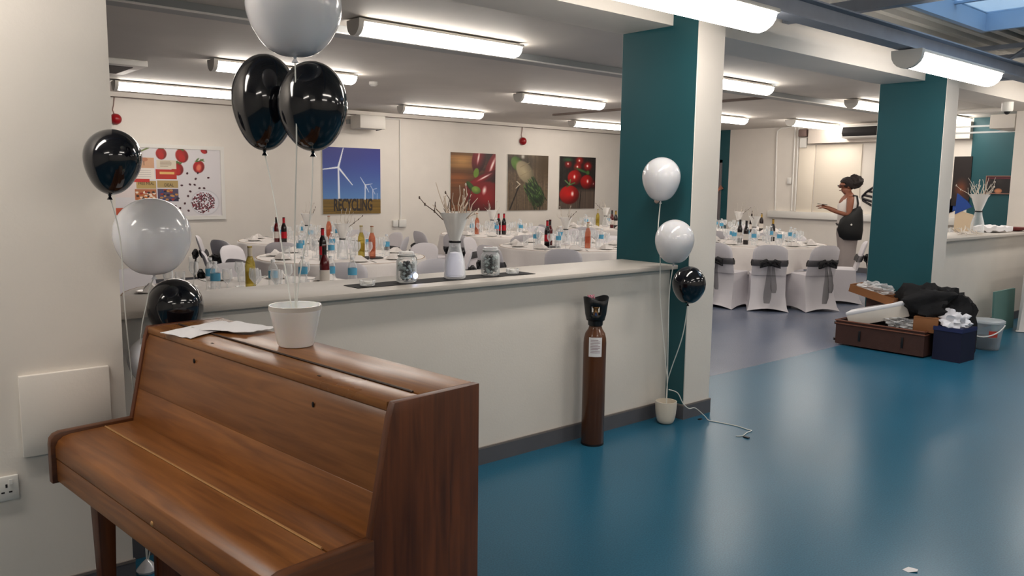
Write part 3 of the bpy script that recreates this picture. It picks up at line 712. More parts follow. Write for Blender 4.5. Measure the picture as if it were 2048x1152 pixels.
sheet('paper_sheet', [(.945, 2.72), (1.105, 2.80), (1.170, 2.60), (1.045, 2.575)], .997, 'white paper sheet lying on the piano top, nearer the pot', 'paper', seed=5)

# ------------------------------------------------------------------ balloons, pots, ribbons
M_BWHITE = mat('white_latex', rgb(214, 214, 218), .16, coat=.3, sss=.15)
M_BBLACK = mat('black_latex', rgb(12, 13, 20), .11, spec=.6, coat=.5)
M_RIB = mat('white_ribbon', rgb(222, 222, 216), .35)
def pot(name, label, loc, rb, rt, h, m, round_=False):
    o = thing(name, label, 'pot', loc)
    if round_: prof = [(rt*.40, 0), (rt*.60, .003), (rt*.76, .013), (rt*.86, .032), (rt*.94, .065), (rt*.985, .10), (rt, h*.88), (rt, h), (rt-.006, h), (rt-.007, h*.85), (rt*.85, .06), (rt*.5, .02)]
    else: prof = [(rb-.004, 0), (rb, .006), (rt-.002, h*.85), (rt, h*.87), (rt, h), (rt-.005, h), (rt-.006, h*.85), (rb-.006, .015), (rb*.5, .012)]
    MB().lathe(prof, 32).build('body', m, o)
    if not round_: MB().lathe([(rt+.0008, h-.014), (rt+.0008, h)], 32, cap0=False, cap1=False).build('rim', M_GLOSSWHITE, o)
    return o
pot('plant_pot', 'white plastic plant pot standing on the piano top, balloon anchor', (1.106, 2.325, .991), .056, .080, .128, mat('milky_plastic', rgb(244, 246, 246), .25, sss=.25))
w = thing('pot_weight', 'clear weight bag inside the pot on the piano', 'weight', (1.106, 2.325, 1.004))
MB().ball((0, 0, .04), (.045, .045, .04), 12, 8).build('bag', M_FILM, w)
FP = (4.012, 3.150, 0)
pot('flower_pot', 'small cream ceramic pot on the floor by the column, balloon anchor', FP, .048, .068, .145, mat('cream_ceramic', rgb(222, 212, 196), .35), True)
def balloon(label, c, R, up, low, m, path, lean=(0, 0), pw=.85, group='balloons'):
    """c: centre of the widest ring; up / low: heights above and below it"""
    t = thing('balloon', label, 'balloon', c, 0, group)
    prof = [(R*max(.004, math.sin(PI/2*k/12)), up*math.cos(PI/2*k/12)) for k in range(13)]
    for k in range(1, 19):
        q = k/18; a = PI/2*q; r = R*math.cos(a)**pw*(1-.05*math.sin(PI*q)**2) if k < 18 else 0; prof.append((max(r, .006), -low*math.sin(a)))
    o = MB().lathe(prof[::-1], 32).build('latex_body', m, t); o.rotation_euler = (lean[1], lean[0], 0)
    nb = o.rotation_euler.to_matrix() @ Vector((0, 0, -low))
    MB().lathe([(.010, -.016), (.004, -.006), (.006, 0), (.003, .003)], 10, nb).build('knot', m, t)
    pts = [nb+Vector((0, 0, -.006))]+[Vector(q)-Vector(c) for q in path]
    sm = []
    P = [pts[0]]+pts+[pts[-1]]
    for i in range(1, len(P)-2):
        for k in range(6):
            u = k/6; a, b, cc, d = P[i-1], P[i], P[i+1], P[i+2]
            sm.append(.5*((2*b)+(-a+cc)*u+(2*a-5*b+4*cc-d)*u*u+(-a+3*b-3*cc+d)*u**3))
    sm.append(P[-1])
    MB().tube(sm, .0022 if c[0] < 2 else .0034, 5).build('ribbon', M_RIB, t)
    return t
PP = Vector((1.106, 2.325, 1.02))
balloon('large white balloon at the top edge above the two black ones', (1.086, 2.251, 2.005), .136, .140, .145, M_BWHITE, [(1.09, 2.26, 1.62), (1.11, 2.33, 1.3), PP])
balloon('glossy black balloon on the left of the pair above the piano', (1.119, 2.54, 1.765), .104, .140, .168, M_BBLACK, [(1.115, 2.48, 1.44), (1.105, 2.38, 1.2), PP], (.06, -.05), 1.0)
balloon('glossy black balloon on the right of the pair above the piano', (1.165, 2.30, 1.732), .105, .130, .140, M_BBLACK, [(1.15, 2.30, 1.40), (1.115, 2.32, 1.18), PP], (.02, 0), 1.0)
balloon('small black balloon in front of the pier edge above the white one', (.737, 2.86, 1.570), .088, .090, .122, M_BBLACK, [(.755, 2.89, 1.3), (.775, 2.95, 1.05), (.83, 3.10, .7), (.86, 3.14, .02)], (.12, 0), 1.05)
balloon('round white balloon between black ones at the pier edge', (.891, 3.001, 1.305), .130, .130, .142, M_BWHITE, [(.88, 3.06, 1.06), (.86, 3.12, .8), (.86, 3.14, .02)])
balloon('black balloon just above the left end of the piano', (.997, 3.118, 1.030), .1015, .100, .13, M_BBLACK, [(.98, 3.13, .6), (.86, 3.14, .02)])
balloon('white balloon low behind the left end of the piano', (.905, 3.139, .835), .080, .08, .10, M_BWHITE, [(.88, 3.14, .4), (.86, 3.14, .02)])
bw = tag(MB().lathe([(.035, 0), (.04, .01), (.02, .035), (.004, .05)], 12, (.86, 3.14, 0)).build('balloon_weight', M_BWHITE), 'small balloon weight on the floor behind the piano', 'weight')
F2 = Vector((FP[0], FP[1], .05)); TOP = Vector((FP[0]+.005, FP[1], .25))
balloon('white balloon highest in front of the near teal column', (3.987, 3.235, 1.560), .118, .120, .150, M_BWHITE, [(3.98, 3.24, 1.20), (3.962, 3.20, 1.06), (3.965, 3.19, .8), (4.0, 3.165, .45), TOP, F2])
balloon('white balloon in the middle of three at the near column', (3.937, 3.075, 1.180), .118, .122, .145, M_BWHITE, [(3.94, 3.10, .85), (3.985, 3.13, .5), TOP, F2])
balloon('black balloon lowest of three at the near column', (3.903, 2.928, .925), .0985, .108, .118, M_BBLACK, [(3.93, 2.98, .6), (3.985, 3.10, .36), TOP, F2], (-.1, .1), .95)
# loose ribbon from the pot across the floor, with a dark tag
rb = thing('loose_ribbon', 'loose white ribbon trailing from the pot over the blue floor', 'ribbon', (0, 0, 0))
pts = [(4.02, 3.14, .22), (4.06, 3.10, .20), (4.10, 3.085, .13), (4.145, 3.07, .09), (4.20, 3.06, .085), (4.26, 3.03, .03), (4.27, 3.00, .004), (4.29, 2.93, .003), (4.31, 2.82, .003), (4.30, 2.74, .003), (4.30, 2.705, .004), (4.24, 2.70, .003), (4.16, 2.68, .003), (4.12, 2.705, .003)]
sm = []; P = [Vector(q) for q in [pts[0]]+pts+[pts[-1]]]
for i in range(1, len(P)-2):
    for k in range(5):
        u = k/5; a, b, c_, d = P[i-1], P[i], P[i+1], P[i+2]
        q = .5*((2*b)+(-a+c_)*u+(2*a-5*b+4*c_-d)*u*u+(-a+3*b-3*c_+d)*u**3); q.z = max(q.z, .0035); sm.append(q)
MB().tube(sm, .003, 5).build('strand', M_RIB, rb)
MB().box(4.145, 4.165, 2.63, 2.665, .001, .008).build('dark_clip', M_BLACK, rb)
tag(MB().lathe([(.022, 0), (.018, .004), (.004, .005)], 8, (4.255, 3.06, .0005), sy=.6).build('balloon_scrap', M_BBLACK), 'scrap of black balloon on the floor by the column', 'scrap')
tag(MB().ball((4.152, 3.40, 1.405), .016, 10, 8).build('wall_hook', mat('pinkish_latex', rgb(196, 170, 158), .4)), 'small pinkish hook on the teal column beside the highest white balloon', 'hook')

tag(MB().add([(3.17, 1.285, .001), (3.20, 1.275, .007), (3.22, 1.245, .002), (3.19, 1.235, .006), (3.165, 1.26, .0005), (3.195, 1.26, .011)], [(0, 1, 5), (1, 2, 5), (2, 3, 5), (3, 4, 5), (4, 0, 5)]).build('paper_scrap', M_PAPER), 'tiny white paper scrap on the blue floor near bottom right', 'scrap')

# ------------------------------------------------------------------ gas cylinder
cy = thing('gas_cylinder', 'tall brown helium cylinder with black valve guard by the low wall', 'gas cylinder', (3.345, 3.155, 0))
M_CYL = mat('brown_enamel', rgb(92, 52, 24), .28, noise=.15, nscale=5, coat=.3)
R = .066
MB().lathe([(R-.006, .0), (R, .008), (R, .60), (R-.002, .628), (R*.86, .658), (R*.62, .682), (.036, .70), (.034, .74)], 40).build('body', M_CYL, cy)
MB().lathe([(R+.001, 0), (R+.001, .012)], 40, cap0=False, cap1=False).build('foot_ring', M_BLACK, cy)
MB().lathe([(.036, .70), (.042, .705), (.044, .735), (.036, .74)], 24).build('collar', M_BLACK, cy)
gd = MB(); segs = 36; outr = [.045, .054, .060, .066]; zz = [.735, .77, .82, .862]
vs = []; fs = []
for i in range(4):
    for k in range(segs):
        a = 2*PI*k/segs; top = zz[i]
        if i == 3: top = zz[i]+.012*math.cos(2*(a+.2))
        vs.append((outr[i]*math.cos(a), outr[i]*math.sin(a), top))
for i in range(3):
    for k in range(segs):
        am = 360*(k+.5)/segs
        if i == 1 and any(abs((am-c+180) % 360-180) < 24 for c in (45, 225)): continue
        k2 = (k+1) % segs; fs.append((i*segs+k, i*segs+k2, (i+1)*segs+k2, (i+1)*segs+k))
g_ = gd.add(vs, fs).build('valve_guard', M_BLACK, cy)
md = g_.modifiers.new('thick', 'SOLIDIFY'); md.thickness = .007; md.offset = -1
MB().lathe([(.016, .735), (.018, .76), (.014, .765), (.014, .80), (.020, .803), (.020, .815), (.008, .82)], 16).build('valve', M_BRASS, cy)
MB().tube([(-.02, -.02, .775), (-.05, -.05, .775)], .008, 8).build('outlet', mat('blue_steel', rgb(70, 84, 120), .4, metal=.5), cy)
# paper label wrapped on the body, facing the room
lb = MB(); n = 10; vs = []; fs = []
for i in range(n+1):
    a = math.radians(-134-33+66*i/n)
    for z in (.53, .66-.018): vs.append(((R+.0012)*math.cos(a), (R+.0012)*math.sin(a), z))
for i in range(n): fs.append((2*i, 2*i+2, 2*i+3, 2*i+1))
lo = lb.add(vs, fs).build('paper_label', M_PAPER, cy)
tx = MB()
for r in range(9):
    z = .625-.009*r; w0 = -134-24; w1 = -134+(24 if r % 3 else 14)
    for q in range(6):
        a0 = math.radians(w0+(w1-w0)*q/6); a1 = math.radians(w0+(w1-w0)*(q+1)/6); rr = R+.0018
        tx.add([(rr*math.cos(a0), rr*math.sin(a0), z), (rr*math.cos(a1), rr*math.sin(a1), z), (rr*math.cos(a1), rr*math.sin(a1), z+.003), (rr*math.cos(a0), rr*math.sin(a0), z+.003)], [(0, 1, 2, 3)])
tx.build('print_lines', mat('pink_grey_ink', rgb(150, 120, 128), .6), lo)
st = MB()
for k in range(5):
    a = k*1.3; st.tube([(-.05+.02*math.cos(a), -.01+.02*math.sin(a), .865+.006*k % .012), (-.03+.03*math.cos(a+2), .01, .88), (-.06, -.01+.02*math.cos(a), .866)], .0022, 5)
st.build('pink_string', mat('pink_string', rgb(196, 120, 140), .6), cy)

# ------------------------------------------------------------------ things on the ledge
ZL = 1.0018
def runner():
    n = 24; vs = []
    for lay in (0, 1):
        for i in range(n+1):
            x = 1.905+(3.035-1.905)*i/n
            for y in (3.335, 3.475): vs.append((x, y+.004*math.sin(i*1.3), ZL+.0004+.002*lay+.0006*math.sin(i*.9)**2))
    N = 2*(n+1); fs = []
    for i in range(n):
        a = 2*i; fs += [(N+a, N+a+2, N+a+3, N+a+1), (a, a+1, a+3, a+2), (a, a+2, N+a+2, N+a), (a+1, N+a+1, N+a+3, a+3)]
    fs += [(0, N, N+1, 1), (2*n, 2*n+1, N+2*n+1, N+2*n)]
    return MB().add(vs, fs).build('table_runner', mat('black_fabric', rgb(30, 28, 30), .85, bump=.2, bscale=200))
tag(runner(), 'black fabric runner under jars and vase on the ledge', 'runner')
ZR = ZL+.0032
def pebbles(rad, z0, z1, n, seed, parent):
    rs = random.Random(seed); a = MB()
    for k in range(n):
        r = rad*math.sqrt(rs.random()); t = rs.random()*2*PI; z = z0+(z1-z0)*rs.random()
        q = rs.uniform(.008, .013); a.ball((r*math.cos(t), r*math.sin(t), z), (q, q*rs.uniform(.7, 1), q*rs.uniform(.6, .9)), 6, 4, 0 if rs.random() < .5 else 1)
    return tag(a.build('pebble_fill', [mat('black_pebble', rgb(24, 26, 30), .25), mat('pale_pebble', rgb(150, 164, 164), .3)], parent), kind='stuff')
M_LED = mat('blue_led', rgb(220, 225, 255), .4, emit=(.62, .68, 1.0), estr=5)
def jar(label, loc, led):
    t = thing('glass_jar', label, 'jar', loc)
    MB().lathe([(.042, 0), (.050, .006), (.052, .02), (.052, .105), (.046, .118), (.040, .126), (.040, .138), (.037, .138), (.037, .126), (.048, .105), (.048, .02), (.04, .008)], 28).build('glass_body', M_JAR, t)
    pebbles(.040, .018, .106, 120, 3 if led else 4, t)
    MB().lathe([(.043, .136), (.043, .141), (.040, .143), (.040, .152), (.034, .156)], 28).build('lid', M_GLASS, t)
    MB().lathe([(.0445, .130), (.0445, .138)], 28, cap0=False, cap1=False).build('metal_band', M_GALV, t)
    MB().tube([(.044, 0, .134), (.060, .0, .120), (.062, 0, .095), (.053, 0, .09)], .0022, 6).build('wire_clip', M_GALV, t)
    if led: MB().ball((.026, -.042, .035), (.014, .008, .014), 10, 8).build('led_light', M_LED, t)
jar('clip-top glass jar of black and white pebbles with blue light, left on the runner', (2.215, 3.395, ZR), True)
jar('clip-top glass jar of black and white pebbles, right on the runner', (2.765, 3.405, ZR), False)
def dish(label, loc):
    t = thing('tealight_dish', label, 'candle holder', loc)
    MB().lathe([(.030, 0), (.036, .003), (.038, .026), (.034, .028), (.031, .010), (.02, .008)], 12).build('glass_cup', M_GLASS, t)
    MB().lathe([(.018, .0082), (.018, .020), (.002, .021)], 14).build('candle', M_WHITEPL, t)
dish('faceted clear tealight glass at the left end of the runner', (1.985, 3.385, ZR)); dish('faceted clear tealight glass at the right end of the runner', (2.925, 3.405, ZR))
M_TWIG = mat('pale_twig', rgb(208, 190, 172), .7); M_DTWIG = mat('dark_twig', rgb(92, 76, 66), .7); M_BEAD = mat('white_beads', rgb(226, 226, 236), .5, emit=(.7, .72, 1), estr=.05)
M_NET = thin_mat('white_net', (.85, .84, .82, 1), .62, .7)
def twig_vase(name, label, loc, scale, seed, m1, m2, full, n=16, group=None, rz=0):
    t = thing(name, label, 'vase', loc, rz, group); rs = random.Random(seed)
    s = scale
    MB().lathe([(.052*s, 0), (.058*s, .006*s), (.057*s, .03*s), (.052*s, .09*s), (.034*s, .155*s), (.029*s, .185*s), (.031*s, .2*s), (.028*s, .2*s), (.026*s, .18*s), (.048*s, .09*s), (.053*s, .02*s), (.04*s, .008*s)], 24).build('glass_body', M_GLASS, t)
    if full: MB().lathe([(.05*s, .012*s), (.0515*s, .03*s), (.046*s, .09*s), (.034*s, .135*s), (.005*s, .14*s)], 20).build('bead_fill', M_BEAD, t)
    MB().lathe([(.0325*s, .188*s), (.0325*s, .198*s)], 20, cap0=False, cap1=False).build('neck_ribbon', M_BLACK, t)
    MB().lathe([(.026*s, .2*s), (.04*s, .24*s), (.065*s, .315*s), (.084*s, .345*s)], 24, cap0=False, cap1=False).build('net_cone', M_NET, t)
    for k in range(n):
        a = rs.random()*2*PI; sp = rs.uniform(.05, .15)*s; h = rs.uniform(.36, .50)*s
        if k == 0: a, sp, h = 2.35, .20*s, .42*s
        x, y = math.cos(a), math.sin(a); pts = [(.01*x, .01*y, .19*s), (.03*s*x, .03*s*y, .28*s)]
        for q in range(1, 5):
            f = q/4; pts.append(((.03*s+(sp-.03*s)*f)*x+rs.uniform(-.012, .012)*s, (.03*s+(sp-.03*s)*f)*y+rs.uniform(-.012, .012)*s, .28*s+(h-.28*s)*f))
        b = MB(); r0 = .0028*s; b.tube(pts, [r0*1.2, r0*1.2, r0, r0, r0*.8, r0*.6], 5)
        if k % 3 == 0:
            p = Vector(pts[3]); b.tube([p, p+Vector((rs.uniform(-.03, .03), rs.uniform(-.03, .03), .05))*s], r0*.7, 4)
        if k % 4 == 0:
            for q in (3, 4, 5): b.ball(pts[q], (.005*s, .005*s, .009*s), 6, 4)
        b.build('twig', m2 if k % 5 == 0 else m1, t)
    return t
twig_vase('twig_vase', 'white bead carafe with pale twigs and net cone on the ledge', (2.52, 3.40, ZR), 1.0, 11, M_TWIG, M_DTWIG, True, 26)
# right-hand ledge
Z2 = 1.0305
M_WTWIG = mat('white_twig', rgb(206, 196, 184), .7)
twig_vase('twig_vase', 'clear vase with white twigs on the right-hand ledge', (9.82, 3.47, Z2), 1.25, 5, M_WTWIG, M_WTWIG, False, 22)
lt = thing('loose_twigs', 'heap of white twigs lying on the right-hand ledge', 'twigs', (9.45, 3.42, Z2)); rs = random.Random(8)
for k in range(16):
    a = rs.uniform(0, PI); l = rs.uniform(.08, .2); cx, cy = rs.uniform(-.25, .3), rs.uniform(-.1, .1); z = .006+rs.random()*.05
    MB().tube([(cx-l*math.cos(a), cy-l*.5*math.sin(a), .006), (cx, cy, z), (cx+l*math.cos(a+.3), cy+l*.5*math.sin(a+.3), z+rs.random()*.06)], .004, 5).build('twig', M_WTWIG, lt)
sheet('napkin_stack', [(10.02, 3.34), (10.48, 3.32), (10.50, 3.60), (10.06, 3.60)], Z2+.0005, 'white folded paper stack on the right-hand ledge', 'paper', th=.05, crumple=.03, seed=2)
ds = thing('red_dish', 'flat dark red dish at the right end of ledge', 'dish', (10.80, 3.44, Z2)); MB().lathe([(.09, 0), (.15, .02), (.17, .045), (.155, .045), (.13, .03), (.03, .025)], 28).build('bowl', mat('dark_red', rgb(112, 36, 36), .4), ds)

# ------------------------------------------------------------------ luggage by the far column
def lump(name, c, r, m, label, cat, seed, amp=.25, freq=2.2, flat=0.0, parent=None, seg=28, nr=18):
    from mathutils import noise
    b = MB(); b.ball((0, 0, 0), 1, seg, nr); vs = []
    for v in b.v:
        v = Vector(v); d = 1+amp*(noise.noise(v*freq+Vector((seed*7.3, 0, 0)))+.5*noise.noise(v*freq*2.3+Vector((0, seed*3.1, 0))))+.10*amp*abs(noise.noise(v*freq*6))
        p = Vector((v.x*r[0], v.y*r[1], v.z*r[2]))*d
        if p.z < -r[2]*(1-flat): p.z = -r[2]*(1-flat)
        vs.append(p+Vector(c))
    b.v = [tuple(p) for p in vs]
    o = b.build(name, m, parent, angle=60)
    if label: tag(o, label, cat)
    return o
M_CASE = mat('brown_suitcase', rgb(74, 46, 38), .6, noise=.15, nscale=20, bump=.15, bscale=120)
M_CASED = mat('brown_piping', rgb(112, 66, 48), .4)
sc = thing('suitcase', 'brown soft suitcase lying open on the blue floor', 'suitcase', (7.42, 2.975, .015))
b = MB(); X, Y, Hh, t = .40, .83, .225, .012
b.box(0, X, 0, Y, 0, .014); b.box(0, t, 0, Y, .014, Hh); b.box(X-t, X, 0, Y, .014, Hh); b.box(t, X-t, 0, t, .014, Hh); b.box(t, X-t, Y-t, Y, .014, Hh)
b.build('shell', M_CASE, sc)
for z, nm in ((Hh, 'rim_piping'), (Hh-.03, 'zip')):
    o_ = .004; MB().tube([(-o_, -o_, z), (-o_, Y+o_, z), (X+o_, Y+o_, z), (X+o_, -o_, z), (-o_, -o_, z)], .008, 6).build(nm, M_CASED, sc)
for yy in (.18, .58): MB().box(-.012, -.001, yy, yy+.02, .05, .15).build('handle_stub', M_BLACK, sc, bevel=.003)
for xx in (.05, .32):
    for z in (.03, .19): MB().lathe([(.012, -.014), (.022, -.012), (.022, .012), (.012, .014)], 12, (xx, Y+.02, z)).build('wheel', M_BLACK, sc)
M_FOAM = mat('white_box_card', rgb(214, 206, 196), .7)
bx = thing('white_carton', 'long white carton tilted inside the suitcase', 'carton', (7.635, 3.49, .335)); bx.rotation_euler = (-.30, .0, .25)
MB().box(-.13, .10, -.27, .27, -.08, .06).build('carton_body', M_FOAM, bx, bevel=.01); MB().box(-.134, .104, -.274, .274, .03, .068).build('carton_lid', M_PAPER, bx, bevel=.012)
MB().prism([(.395, .235), (.385, .235), (.408, .43), (.418, .43)], .02, .74).build('open_lid', M_CASE, sc)
lump('plastic_bag', (7.58, 3.22, .27), (.11, .17, .05), M_FILM, 'clear crumpled plastic bag lying on the suitcase contents', 'bag', 3, .5, 3)
tag(MB().box(7.45, 7.78, 3.02, 3.76, .032, .225).build('folded_fabric', mat('dark_fabric', rgb(60, 52, 54), .9), bevel=.03), 'dark folded fabric filling the open suitcase', 'fabric')
cb = thing('cardboard_tray', 'brown cardboard tray with plastic film propped behind the suitcase', 'box', (7.70, 3.56, .46)); M_CARD = mat('cardboard', rgb(140, 90, 52), .8, noise=.1, nscale=6)
cb.rotation_euler = (.22, 0, 0)
MB().box(-.12, .13, -.21, .23, 0, .008).build('tray_base', M_CARD, cb)
for (x0, x1, y0, y1) in ((-.12, .13, -.21, -.204), (-.12, .13, .224, .23), (-.12, -.114, -.204, .224), (.124, .13, -.204, .224)): MB().box(x0, x1, y0, y1, .008, .075).build('tray_side', M_CARD, cb)
lump('plastic_film', (7.70, 3.58, .545), (.10, .17, .055), M_FILM, 'crumpled clear plastic film bulging over the cardboard tray', 'plastic film', 5, .55, 3.5, .2)
M_COAT = mat('black_wool', rgb(16, 15, 17), .9, bump=.3, bscale=40)
lump('black_coat', (7.70, 3.08, .46), (.17, .26, .17), M_COAT, 'black coat heaped on top of the luggage pile', 'coat', 1, .5, 1.8)
lump('black_jacket', (7.74, 2.91, .37), (.15, .19, .25), M_COAT, 'black jacket draped over the right side of the pile', 'jacket', 9, .45, 2.0)
c2 = thing('small_carton', 'small brown carton wedged under the black coats', 'box', (7.56, 3.02, .228), .25)
MB().box(-.09, .12, -.10, .10, 0, .13).build('carton_body', M_CARD, c2, bevel=.003); MB().box(-.09, .0, -.10, .10, .131, .136).build('flap', M_CARD, c2)
bb = thing('blue_crate', 'navy blue storage bag beside the suitcase', 'bag', (7.62, 2.78, 0), -.05); M_NAVY = mat('navy_fabric', rgb(18, 22, 50), .7)
nb_ = MB(); nb_.box(-.14, .14, -.10, .14, 0, .01); nb_.box(-.14, -.13, -.10, .14, .01, .30); nb_.box(.13, .14, -.10, .14, .01, .30); nb_.box(-.13, .13, -.10, -.09, .01, .30); nb_.box(-.13, .13, .13, .14, .01, .30)
nb_.build('bag_body', M_NAVY, bb); MB().box(-.145, .145, -.105, .145, .265, .30).build('hem_band', mat('navy_hem', rgb(30, 40, 84), .6), bb)
bk2 = tag(MB().box(7.80, 7.96, 2.72, 3.02, 0, .32).build('black_holdall', M_COAT, bevel=.05, bseg=3), 'black holdall standing behind the navy bag', 'bag')
lump('white_carrier_bag', (7.60, 2.80, .33), (.10, .115, .10), mat('white_polythene', rgb(226, 224, 228), .35), 'white crumpled carrier bag stuffed in the navy bag', 'bag', 6, .55, 2.6)
bu = thing('bucket', 'clear plastic bucket with white handle and lid on the blue floor', 'bucket', (8.40, 2.80, 0))
M_BUCK = thin_mat('frosted_plastic', (.55, .60, .64, 1), .16, .3)
MB().lathe([(.105, 0), (.112, .01), (.137, .26), (.131, .26), (.108, .015), (.05, .012)], 32).build('bucket_body', M_BUCK, bu)
MB().lathe([(.142, .255), (.147, .258), (.147, .275), (.135, .283), (.01, .28)], 32).build('lid', M_BUCK, bu)
MB().lathe([(.100, .013), (.117, .12), (.01, .125)], 28).build('dark_contents', mat('dark_liquid', rgb(40, 42, 50), .4), bu)
hd = [(-.148*math.sin(a)*.76-.09*math.sin(2*a)*0+(-.06*math.sin(a)), .148*math.cos(a), .245-.11*math.sin(a)) for a in [PI*k/14 for k in range(15)]]
MB().tube(hd, .0065, 8).build('handle', M_WHITEPL, bu)
lbk = MB(); vs = []; fs = []
for i in range(7):
    a = math.radians(205+i*6)
    for z, rr in ((.13, .126), (.19, .1315)): vs.append((rr*math.cos(a), rr*math.sin(a), z))
for i in range(6): fs.append((2*i, 2*i+2, 2*i+3, 2*i+1))
lbk.add(vs, fs).build('red_label', mat('red_label', rgb(190, 70, 56), .5), bu)
tag(MB().prism([(3.07, 0), (3.085, .44), (3.105, .44), (3.09, 0)], 9.38, 9.98, 'x').build('green_board', mat('sage_board', rgb(92, 128, 122), .6)), 'sage green board standing by the low wall at far right', 'board')
ct = thing('cloth_covered_table', 'white cloth covered side table at the right edge', 'table', (10.22, 2.70, 0))
MB().box(-.45, .75, -.5, .22, .70, .725).build('tabletop', M_WHITEPL, ct)
vs = []; fs = []; rs = random.Random(3); per = []
for (x0, y0, x1, y1) in ((-.47, -.52, .77, -.52), (.77, -.52, .77, .24), (.77, .24, -.47, .24), (-.47, .24, -.47, -.52)):
    for k in range(16): per.append((x0+(x1-x0)*k/16, y0+(y1-y0)*k/16))
n = len(per)
for z, sp in ((.728, 0), (.70, .01), (.4, .03), (.02, .07), (.006, .10)):
    for k, (x, y) in enumerate(per):
        w_ = sp*(.5+.5*math.sin(k*1.7)); d = Vector((x-.15, y+.14)).normalized(); vs.append((x+d.x*w_, y+d.y*w_, z))
for i in range(4):
    for k in range(n): k2 = (k+1) % n; fs.append((i*n+k, i*n+k2, (i+1)*n+k2, (i+1)*n+k))
fs.append(tuple(range(n)))
MB().add(vs, fs).build('tablecloth', M_CLOTH, ct)
for xx in (-.4, .7):
    for yy in (-.45, .17): MB().tube([(xx, yy, 0), (xx, yy, .7)], .014, 8).build('leg', M_GALV, ct)

# ------------------------------------------------------------------ covered chairs
def chair_proto():
    """seat faces +y, back at y = 0; origin on the floor under the backrest"""
    t = thing('covered_chair', 'x', 'chair')
    # stretch cover over seat and legs: rings from hem to seat, hem arched between the feet
    def ring(z, hw, y0, y1, arch=0.0, n=6):
        pts = []; cs = [(-hw, y0), (hw, y0), (hw, y1), (-hw, y1)]
        for q in range(4):
            a, b = cs[q], cs[(q+1) % 4]
            for k in range(n):
                u = k/n; pinch = math.sin(PI*u)
                x = a[0]+(b[0]-a[0])*u; y = a[1]+(b[1]-a[1])*u
                cx, cy = 0, (y0+y1)/2; f = 1-.05*pinch*(1 if arch else .3)
                pts.append((cx+(x-cx)*f, cy+(y-cy)*f, z+arch*pinch))
        return pts
    c = MB()
    c.rings([ring(.004, .245, -.10, .46, .035), ring(.05, .225, -.07, .44, .02), ring(.2, .205, -.02, .42), ring(.40, .205, .0, .41), ring(.445, .205, .0, .41), ring(.455, .19, .015, .395)])
    c.build('seat_cover', M_COVER, t, angle=55)
    # backrest: curved rounded panel leaning back
    b = MB(); n = 13; outl = []
    for lay, dy in ((0, -.022), (1, .022)):
        for i in range(9):
            z = .44+(.82-.44)*i/8
            f = i/8; hw = .205 if f < .72 else .205*math.sqrt(max(.0, 1-((f-.72)/.30)**2*.40))
            lean = -.13*f
            for k in range(n):
                u = -1+2*k/(n-1); x = hw*u
                zz = z-(.030*abs(u)**3 if i == 8 else .012*f*abs(u)**3); edge = 1-abs(u)**6*.75
                b.v.append((x, lean+.03*u*u*f+dy*edge*(1 if i < 8 else .25)*(1-.35*f), zz))
    N = 9*n
    for i in range(8):
        for k in range(n-1):
            a = i*n+k; b.f.append((a, a+1, a+n+1, a+n)); b.f.append((N+a, N+a+n, N+a+n+1, N+a+1))
    for i in range(8):
        for k in (0, n-1):
            a = i*n+k; b.f.append((a, a+n, N+a+n, N+a) if k == 0 else (a, N+a, N+a+n, a+n))
    for k in range(n-1):
        a = 8*n+k; b.f.append((a, a+1, N+a+1, N+a)); b.f.append((k, N+k, N+k+1, k+1))
    b.m = [0]*len(b.f)
    b.build('back_cover', M_COVER, t, angle=70)
    # organza sash: band round the back, bow and two tails
    s = MB(); seg = 20
    prof = []
    for z, g in ((.555, .003), (.595, .010), (.635, .003)):
        f = (z-.44)/.38; ly = -.13*f; r = []
        for k in range(seg):
            a = 2*PI*k/seg; x = (.212+g)*math.copysign(abs(math.cos(a))**.35, math.cos(a)); r.append((x, ly+(.034+g)*math.copysign(abs(math.sin(a))**.8, math.sin(a))+.02*(x/.21)**2, z+(.02*(1-abs(x)/.21) if math.sin(a) < 0 and g > .01 else 0)))
        prof.append(r)
    s.rings(prof, cap=False); s.build('sash_band', M_ORG, t, angle=80)
    bw = MB()
    y = -.125
    bw.ball((0, y, .595), (.034, .024, .032), 10, 6)
    for sx in (-1, 1):
        loop = [(0, y, .595), (sx*.05, y-.02, .63), (sx*.10, y-.02, .605), (sx*.105, y-.015, .56), (sx*.05, y-.015, .575), (0, y, .59)]
        bw.tube(loop, [.012, .024, .034, .032, .022, .012], 6)
    bw.build('bow', M_ORG, t, angle=80)
    for (sx, zl, w) in ((-.012, .11, .032), (.03, .24, .022)):
        tl = MB(); vs = []; fs = []
        for i in range(8):
            f = i/7; z = .58-(.58-zl)*f; ww = .014+w*min(1, f*1.4)-(.012 if i == 7 else 0)
            for u in (-1, 0, 1): vs.append((sx*(1+f*.8)+u*ww, -.128-.03*math.sin(f*2.4)-(.012 if u == 0 else 0)+.004*math.sin(i*2), z))
        for i in range(7):
            for k in (0, 1): fs.append((i*3+k, i*3+k+1, i*3+k+4, i*3+k+3))
        tl.add(vs, fs).build('sash_tail', M_ORG, t, angle=80)
    return t
CH = chair_proto()

